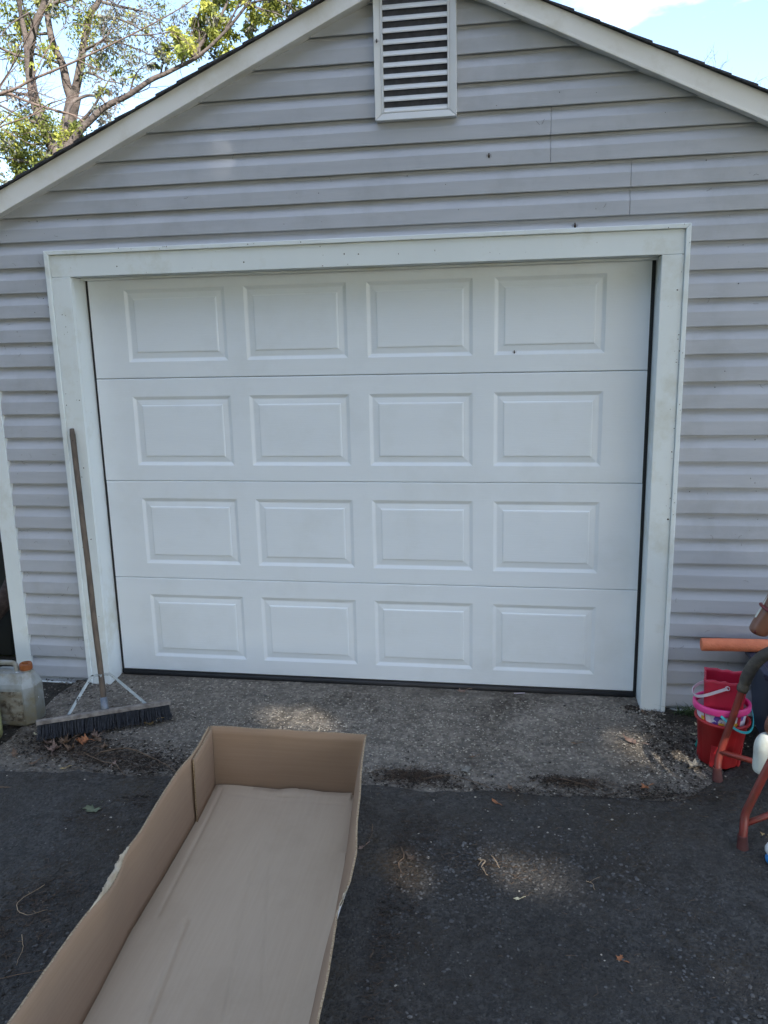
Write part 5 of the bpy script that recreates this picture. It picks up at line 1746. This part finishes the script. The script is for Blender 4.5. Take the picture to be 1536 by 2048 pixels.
leaves = [
 (-.919, -1.196, .080, 'maple', 'green', .25, 2.9, 'grey green maple leaf lying flat alone on the asphalt left of the box'),
 (-1.337, -.790, .085, 'maple', 'pink', .9, .4, 'curled pinkish brown maple leaf below the left end of the broom'),
 (-1.300, -.745, .070, 'maple', 'brown', 1.0, 2.2, 'crumpled brown leaf propped against the leaf at the left end of the broom'),
 (-1.228, -.715, .075, 'maple', 'orange', 1.0, 1.2, 'curled orange brown leaf in the heap in front of the broom bristles'),
 (-1.165, -.690, .070, 'oak', 'brown', .9, 4.0, 'brown curled leaf right of the orange leaf in front of the broom'),
 (-1.045, -.395, .050, 'maple', 'orange', .35, .8, 'small orange star shaped leaf on the ground behind the broom under its right brace'),
 (-.985, -.520, .070, 'oak', 'yellow', .8, 1.9, 'yellow brown curled leaf caught at the right end of the broom'),
 (-.950, -.500, .045, 'oval', 'grey', .8, .2, 'small grey green leaf on top of the yellow leaf at the broom end'),
 (1.307, -.442, .085, 'oak', 'pink', .8, .9, 'long pale brown curled leaf on the concrete between the door and the buckets'),
 (1.545, -.600, .085, 'maple', 'grey', .6, 3.6, 'large greyish folded maple leaf in front of the red bucket'),
 (.579, -.750, .065, 'maple', 'grey', .4, 1.0, 'grey brown leaf near the front edge of the concrete in the middle'),
 (.706, -.954, .045, 'oval', 'orange', .3, .6, 'small bright orange leaf on the asphalt just past the concrete edge'),
 (.515, -.045, .055, 'oak', 'pink', .8, 1.5, 'small curled leaf touching the bottom seal of the garage door'),
 (1.056, -.481, .040, 'oval', 'brown', .6, 1.4, 'little brown leaf on the concrete right of the middle'),
 (.599, -.640, .038, 'oval', 'brown', .6, 1.7, 'tiny brown leaf behind the grey leaf in the middle of the concrete'),
 (.765, -.856, .050, 'oak', 'brown', .8, .3, 'small brown curled leaf on the seam between concrete and asphalt'),
 (.794, -1.503, .034, 'oval', 'pale', .5, 2.0, 'small tan leaf on the asphalt in front of the sunlit patch'),
 (.218, -1.305, .045, 'oak', 'pink', .7, 2.4, 'small pinkish leaf on the asphalt beside the right side of the box'),
 (.415, -1.346, .060, 'oak', 'dark', .9, 1.1, 'dark curled leaf on the asphalt between the box and the sunlit patch'),
 (-1.500, -.847, .070, 'oak', 'brown', .8, .7, 'brown curled leaf in front of the yellow bottle at the left edge'),
 (-1.368, -.905, .050, 'oval', 'brown', .7, 2.6, 'rolled brown leaf at the asphalt seam below the broom'),
 (-1.207, -.925, .034, 'oval', 'yellow', .5, 2.0, 'tiny yellow leaf at the asphalt seam left of the box'),
 (1.318, -.790, .045, 'maple', 'orange', .6, 2.0, 'small rusty leaf at the concrete seam on the right'),
 (-.765, -1.080, .060, 'oak', 'dark', .9, 1.3, 'dark crumpled leaf on the asphalt close to the left side of the box'),
 (1.630, -.262, .045, 'oval', 'pale', .6, .4, 'pale yellow leaf on the soil behind the red bucket'),
 (1.600, -.345, .030, 'oval', 'pale', .5, 1.4, 'small pale yellow leaf touching the soil left of the red bucket'),
 (1.103, -1.725, .028, 'maple', 'orange', .4, 1.0, 'tiny orange leaf on the dark asphalt at the lower right'),
 (1.715, -1.054, .050, 'oak', 'yellow', .5, 1.0, 'tan leaf on the asphalt behind the front foot of the riding horse'),
 (-1.505, -.668, .030, 'oval', 'pale', .5, 1.0, 'small pale leaf at the foot of the white jug'),
 (-.993, -.870, .055, 'oak', 'pink', .9, .2, 'pinkish dry leaf on the concrete between the broom and the box'),
 (-.830, -.800, .050, 'oak', 'dark', .9, 2.7, 'dark dry leaf on the concrete nearest the far left corner of the box'),
 (-1.395, -.735, .060, 'oak', 'pink', .9, 5.0, 'narrow pinkish leaf left of the curled maple leaf at the broom end'),
 (-1.255, -.775, .065, 'maple', 'brown', .9, 3.1, 'brown leaf at the front of the heap before the broom bristles'),
 (-1.110, -.745, .055, 'maple', 'brown', .8, 5.6, 'small brown maple leaf on the roots between the broom and the box'),
 (-1.19, -.66, .060, 'maple', 'pink', 1.0, 2.7, 'pinkish leaf pressed against the bristles behind the orange leaf'),
 (1.40, -.16, .034, 'oval', 'brown', .6, .3, 'little brown leaf at the foot of the right door jamb'),
]
for i, (x, y, s_, shp, col, cu, rz, lab) in enumerate(leaves):
    make_leaf(x, y, s_, shp, col, cu, rz, lab, i * 7 + 3, lift=.012 if 'on top' in lab or 'propped' in lab else 0)

mb = MB()
mb.box(-.026, .026, -.0030, .0030, 0, .0012)
mb.box(-.030, -.027, -.0045, .0045, 0, .0016)
o = mb.build('plastic_tie', M['handlewhite'])
o.location = (.811, -.030, gz(-.03) + .0065); o.rotation_euler = (0, 0, .2)
tagit(o, 'thin white plastic tie on the concrete right under the garage door', 'plastic tie')

# ------------------------------------------------------------------ twigs
def twig(name, pts, r_, m, lab, side=0.5, seed=1, cat='twig'):
    rng = random.Random(seed)
    mb = MB()
    P = [Vector((x, y, gz(y) + .009 + h_)) for x, y, h_ in pts]
    sp_ = smoothpath(P, 6)
    for q in sp_: q += Vector((rng.gauss(0, .0012), rng.gauss(0, .0012), 0))
    mb.tube(sp_, [r_ * (1 - .5 * i / len(sp_)) for i in range(len(sp_))], seg=6)
    for k in range(3, len(sp_) - 2, max(2, int(6 / side))):
        d = Vector((rng.gauss(0, 1), rng.gauss(0, 1), .15)).normalized()
        l_ = rng.uniform(.015, .045)
        mb.tube([sp_[k], sp_[k] + d * l_ * .5 + Vector((0, 0, .003)), sp_[k] + d * l_], [r_ * .5, r_ * .4, r_ * .25], seg=5)
    return tagit(mb.build(name, m), lab, cat)
twig('twig', [(-1.10, -.80, .01), (-.98, -.76, .012), (-.86, -.80, .004), (-.74, -.86, .002), (-.66, -.93, 0)], .0032, M['twig'], 'long brown root running from the broom to the far corner of the box', seed=2)
twig('twig', [(-1.18, -.80, 0), (-1.06, -.86, .004), (-.98, -.88, .003), (-.90, -.95, 0)], .0026, M['twig'], 'brown twig beside the leaf heap in front of the broom', seed=3)
twig('twig', [(-.62, -.98, 0), (-.66, -1.03, .006), (-.64, -1.09, 0)], .0016, M['twig'], 'thin brown twig against the left side of the box near its far corner', seed=4)
twig('twig', [(.655, -1.315, 0), (.680, -1.335, .008), (.668, -1.362, .004), (.690, -1.40, 0)], .0030, M['paletwig'], 'pale bent twig lying in the left sunlit patch on the asphalt', seed=5)
twig('twig', [(.700, -1.290, 0), (.715, -1.325, .010), (.730, -1.355, 0)], .0022, M['paletwig'], 'short pale twig just right of the bent twig in the sunlit patch', seed=6)
twig('twig', [(.365, -1.28, 0), (.385, -1.345, .006), (.370, -1.375, .004), (.385, -1.42, 0)], .0022, M['twig'], 'brown twig by the dark curled leaf between box and sunlit patch', seed=7)
twig('twig', [(.235, -1.16, 0), (.245, -1.22, .003), (.240, -1.27, 0)], .0016, M['twig'], 'fine brown twig along the right side of the box near its far corner', seed=8)
twig('twig', [(-.86, -1.64, 0), (-.90, -1.74, .004), (-.84, -1.79, .004), (-.78, -1.755, 0)], .0015, M['paletwig'], 'fine pale curved root on the asphalt left of the box', seed=9)
twig('twig', [(-.80, -1.87, 0), (-.76, -1.93, .002), (-.745, -1.99, 0)], .0014, M['paletwig'], 'short pale stalk on the asphalt at the lower left', seed=10)
twig('twig', [(-.86, -2.10, 0), (-.72, -2.03, .003), (-.62, -1.99, .002)], .0017, M['twig'], 'thin twig reaching the left side of the box at the lower left', seed=11)
twig('twig', [(.40, -.83, 0), (.50, -.80, .006), (.60, -.83, .004), (.68, -.86, 0)], .0018, M['twig'], 'thin twig lying along the concrete seam right of the box', seed=12)
twig('twig', [(.95, -.76, 0), (1.03, -.79, .006), (1.12, -.83, .002)], .0017, M['twig'], 'thin twig lying along the concrete seam right of the middle', seed=13)
twig('twig', [(1.03, -1.385, 0), (1.05, -1.40, .002), (1.055, -1.43, 0)], .0012, M['paletwig'], 'tiny pale stalk on the asphalt right of the sunlit patches', seed=14)
twig('twig', [(-1.47, -1.13, 0), (-1.40, -1.10, .004), (-1.34, -1.09, 0)], .0030, M['twig'], 'short brown stick on the asphalt at the left edge', seed=15)

# loose litter nobody could count: needles, crumbs of bark and soil
def scatter(name, spots, m, lab, cat, kind_, seed, n_total):
    rng = random.Random(seed)
    mb = MB()
    tot = sum(s[4] for s in spots)
    for cx_, cy_, rx, ry, wt in spots:
        for _ in range(int(n_total * wt / tot)):
            x, y = rng.gauss(cx_, rx), rng.gauss(cy_, ry)
            if -.50 < x < .34 and y < -.96: continue
            if y > -.012 and -1.52 < x < 1.52: continue
            if y > -.10: continue
            z = gz(y) + .005 + abs(rng.gauss(0, .003))
            if kind_ == 'needle':
                a = rng.random() * 6.28
                L = rng.uniform(.008, .040)
                d = Vector((math.cos(a), math.sin(a), rng.uniform(-.05, .25))) * L
                b_ = Vector((-d.y, d.x, rng.uniform(0, L * .3))) * rng.uniform(-.35, .35)
                mb.tube([(x, y, z), Vector((x, y, z)) + d * .5 + b_, Vector((x, y, z)) + d], [.0009, .0008, .0005], seg=3, cap=False)
            elif kind_ == 'crumb':
                mb.ico((x, y, z - .003), rng.uniform(.0015, .006), 1, (rng.uniform(.8, 1.6), rng.uniform(.7, 1.2), .5), jit=.3)
            elif kind_ == 'chip':
                mb.ico((x, y, z - .004), min(.0058 if seed == 34 else .0075, rng.lognormvariate(-5.85 if seed == 34 else -5.45, .38)), 1, (rng.uniform(.8, 1.5), rng.uniform(.7, 1.1), .55), jit=.25)
    return tagit(mb.build(name, m, recalc=False), lab, cat, kind='stuff')
LIT = [(.36, -.805, .085, .022, 3), (1.0, -.775, .07, .018, 2), (.7, -.86, .5, .018, 3), (1.35, -.82, .15, .03, 1.4), (-1.1, -.80, .22, .06, 5), (-.85, -.86, .13, .05, 3), (-1.3, -.72, .10, .05, 3), (-1.5, -.65, .2, .12, 2), (1.53, -.40, .09, .14, 3), (1.62, -.75, .14, .10, 1.6), (.34, -1.30, .07, .25, 3.2), (.42, -1.25, .10, .10, 1.2),
       (-.88, -1.72, .10, .14, 2.2), (-.80, -1.95, .12, .12, 1.6), (-.72, -1.13, .08, .04, 1.0), (-.98, -1.27, .10, .05, 1.0), (.36, -1.80, .06, .3, 3.0), (.8, -1.95, .10, .07, .4), (-1.2, -1.35, .25, .25, 1), (.9, -1.5, .6, .4, 1.2), (1.40, -.115, .06, .03, .8), (-1.58, -.2, .12, .08, 1.5), (0, -.5, 1.3, .3, 1.0)]
scatter('dry_litter', LIT, M['litter'], 'fine dark leaf litter and needles gathered along the seam and beside the box', 'leaf litter', 'needle', 31, 6600)
scatter('soil_crumbs', LIT, M['soil'], 'dark crumbs of soil and bark scattered over the paving', 'soil crumbs', 'crumb', 32, 5200)
scatter('root_hairs', [(.36, -.80, .10, .03, 3), (1.05, -.78, .10, .02, 2), (-1.05, -.80, .18, .06, 4), (-.84, -1.78, .09, .12, 3), (.25, -1.4, .06, .3, 1.5), (.31, -2.0, .06, .2, 1.0), (1.0, -1.5, .5, .4, 1.5), (-1.25, -.78, .12, .05, 2), (.7, -1.35, .12, .04, .8), (1.5, -.85, .2, .05, 1)], M['twig'], 'pale brown root hairs and needles scattered over the paving', 'needles', 'needle', 33, 1500)
scatter('pale_gravel', [(0.1, -.45, 1.0, .30, 8), (.9, -1.5, .7, .4, .25), (1.45, -.55, .12, .2, .8), (-1.1, -1.3, .4, .4, .10), (1.3, -.16, .2, .05, .5)], M['stones'], 'pale pebbles and chips exposed in the concrete and asphalt', 'gravel', 'chip', 34, 7000)
scatter('dark_gravel', [(1.1, -1.7, .70, .4, 8), (-1.1, -1.6, .5, .5, 2), (.85, -1.33, .28, .10, 3)], M['darkstones'], 'dark aggregate chips standing out of the worn asphalt', 'gravel', 'chip', 35, 6500)

# grass tuft and soil heap at the right jamb
rng = random.Random(12)
mb = MB()
for i in range(150):
    x, y = rng.gauss(1.605, .030), rng.gauss(-.165, .014)
    a = rng.random() * 6.28
    L = rng.uniform(.03, .085)
    d = Vector((math.cos(a) * .55, math.sin(a) * .35 - .1, 1)).normalized()
    s_ = Vector((-math.sin(a), math.cos(a), 0)) * .0015
    p0 = Vector((x, y, gz(y) - .005))
    p1, p2 = p0 + d * L * .6, p0 + d * L * .9 + Vector((math.cos(a), math.sin(a) * .6, -.25)) * L * .55
    v = [mb.bm.verts.new(q) for q in (p0 - s_, p0 + s_, p1 + s_ * .8, p1 - s_ * .8, p2)]
    mb.bm.faces.new(v[:4]); mb.bm.faces.new((v[3], v[2], v[4]))
tagit(mb.build('grass', M['grass'], recalc=False), 'small dark green grass tuft growing against the siding right of the jamb', 'grass', kind='stuff')
mb = MB()
V = {}
for j in range(25):
    for i in range(41):
        x, y = 1.40 + .42 * i / 40, -.40 + .30 * j / 24
        h_ = .020 * math.exp(-((x - 1.58) / .11) ** 2 - ((y + .18) / .06) ** 2) + .007 * nz3(x * 22, y * 22, 1) + .003 * nz3(x * 60, y * 60) - .006
        V[i, j] = mb.bm.verts.new((x, y, gz(y) + h_))
for j in range(24):
    for i in range(40):
        mb.bm.faces.new((V[i, j], V[i + 1, j], V[i + 1, j + 1], V[i, j + 1])).smooth = True
tagit(mb.build('soil_heap', M['soil']), kind='structure')
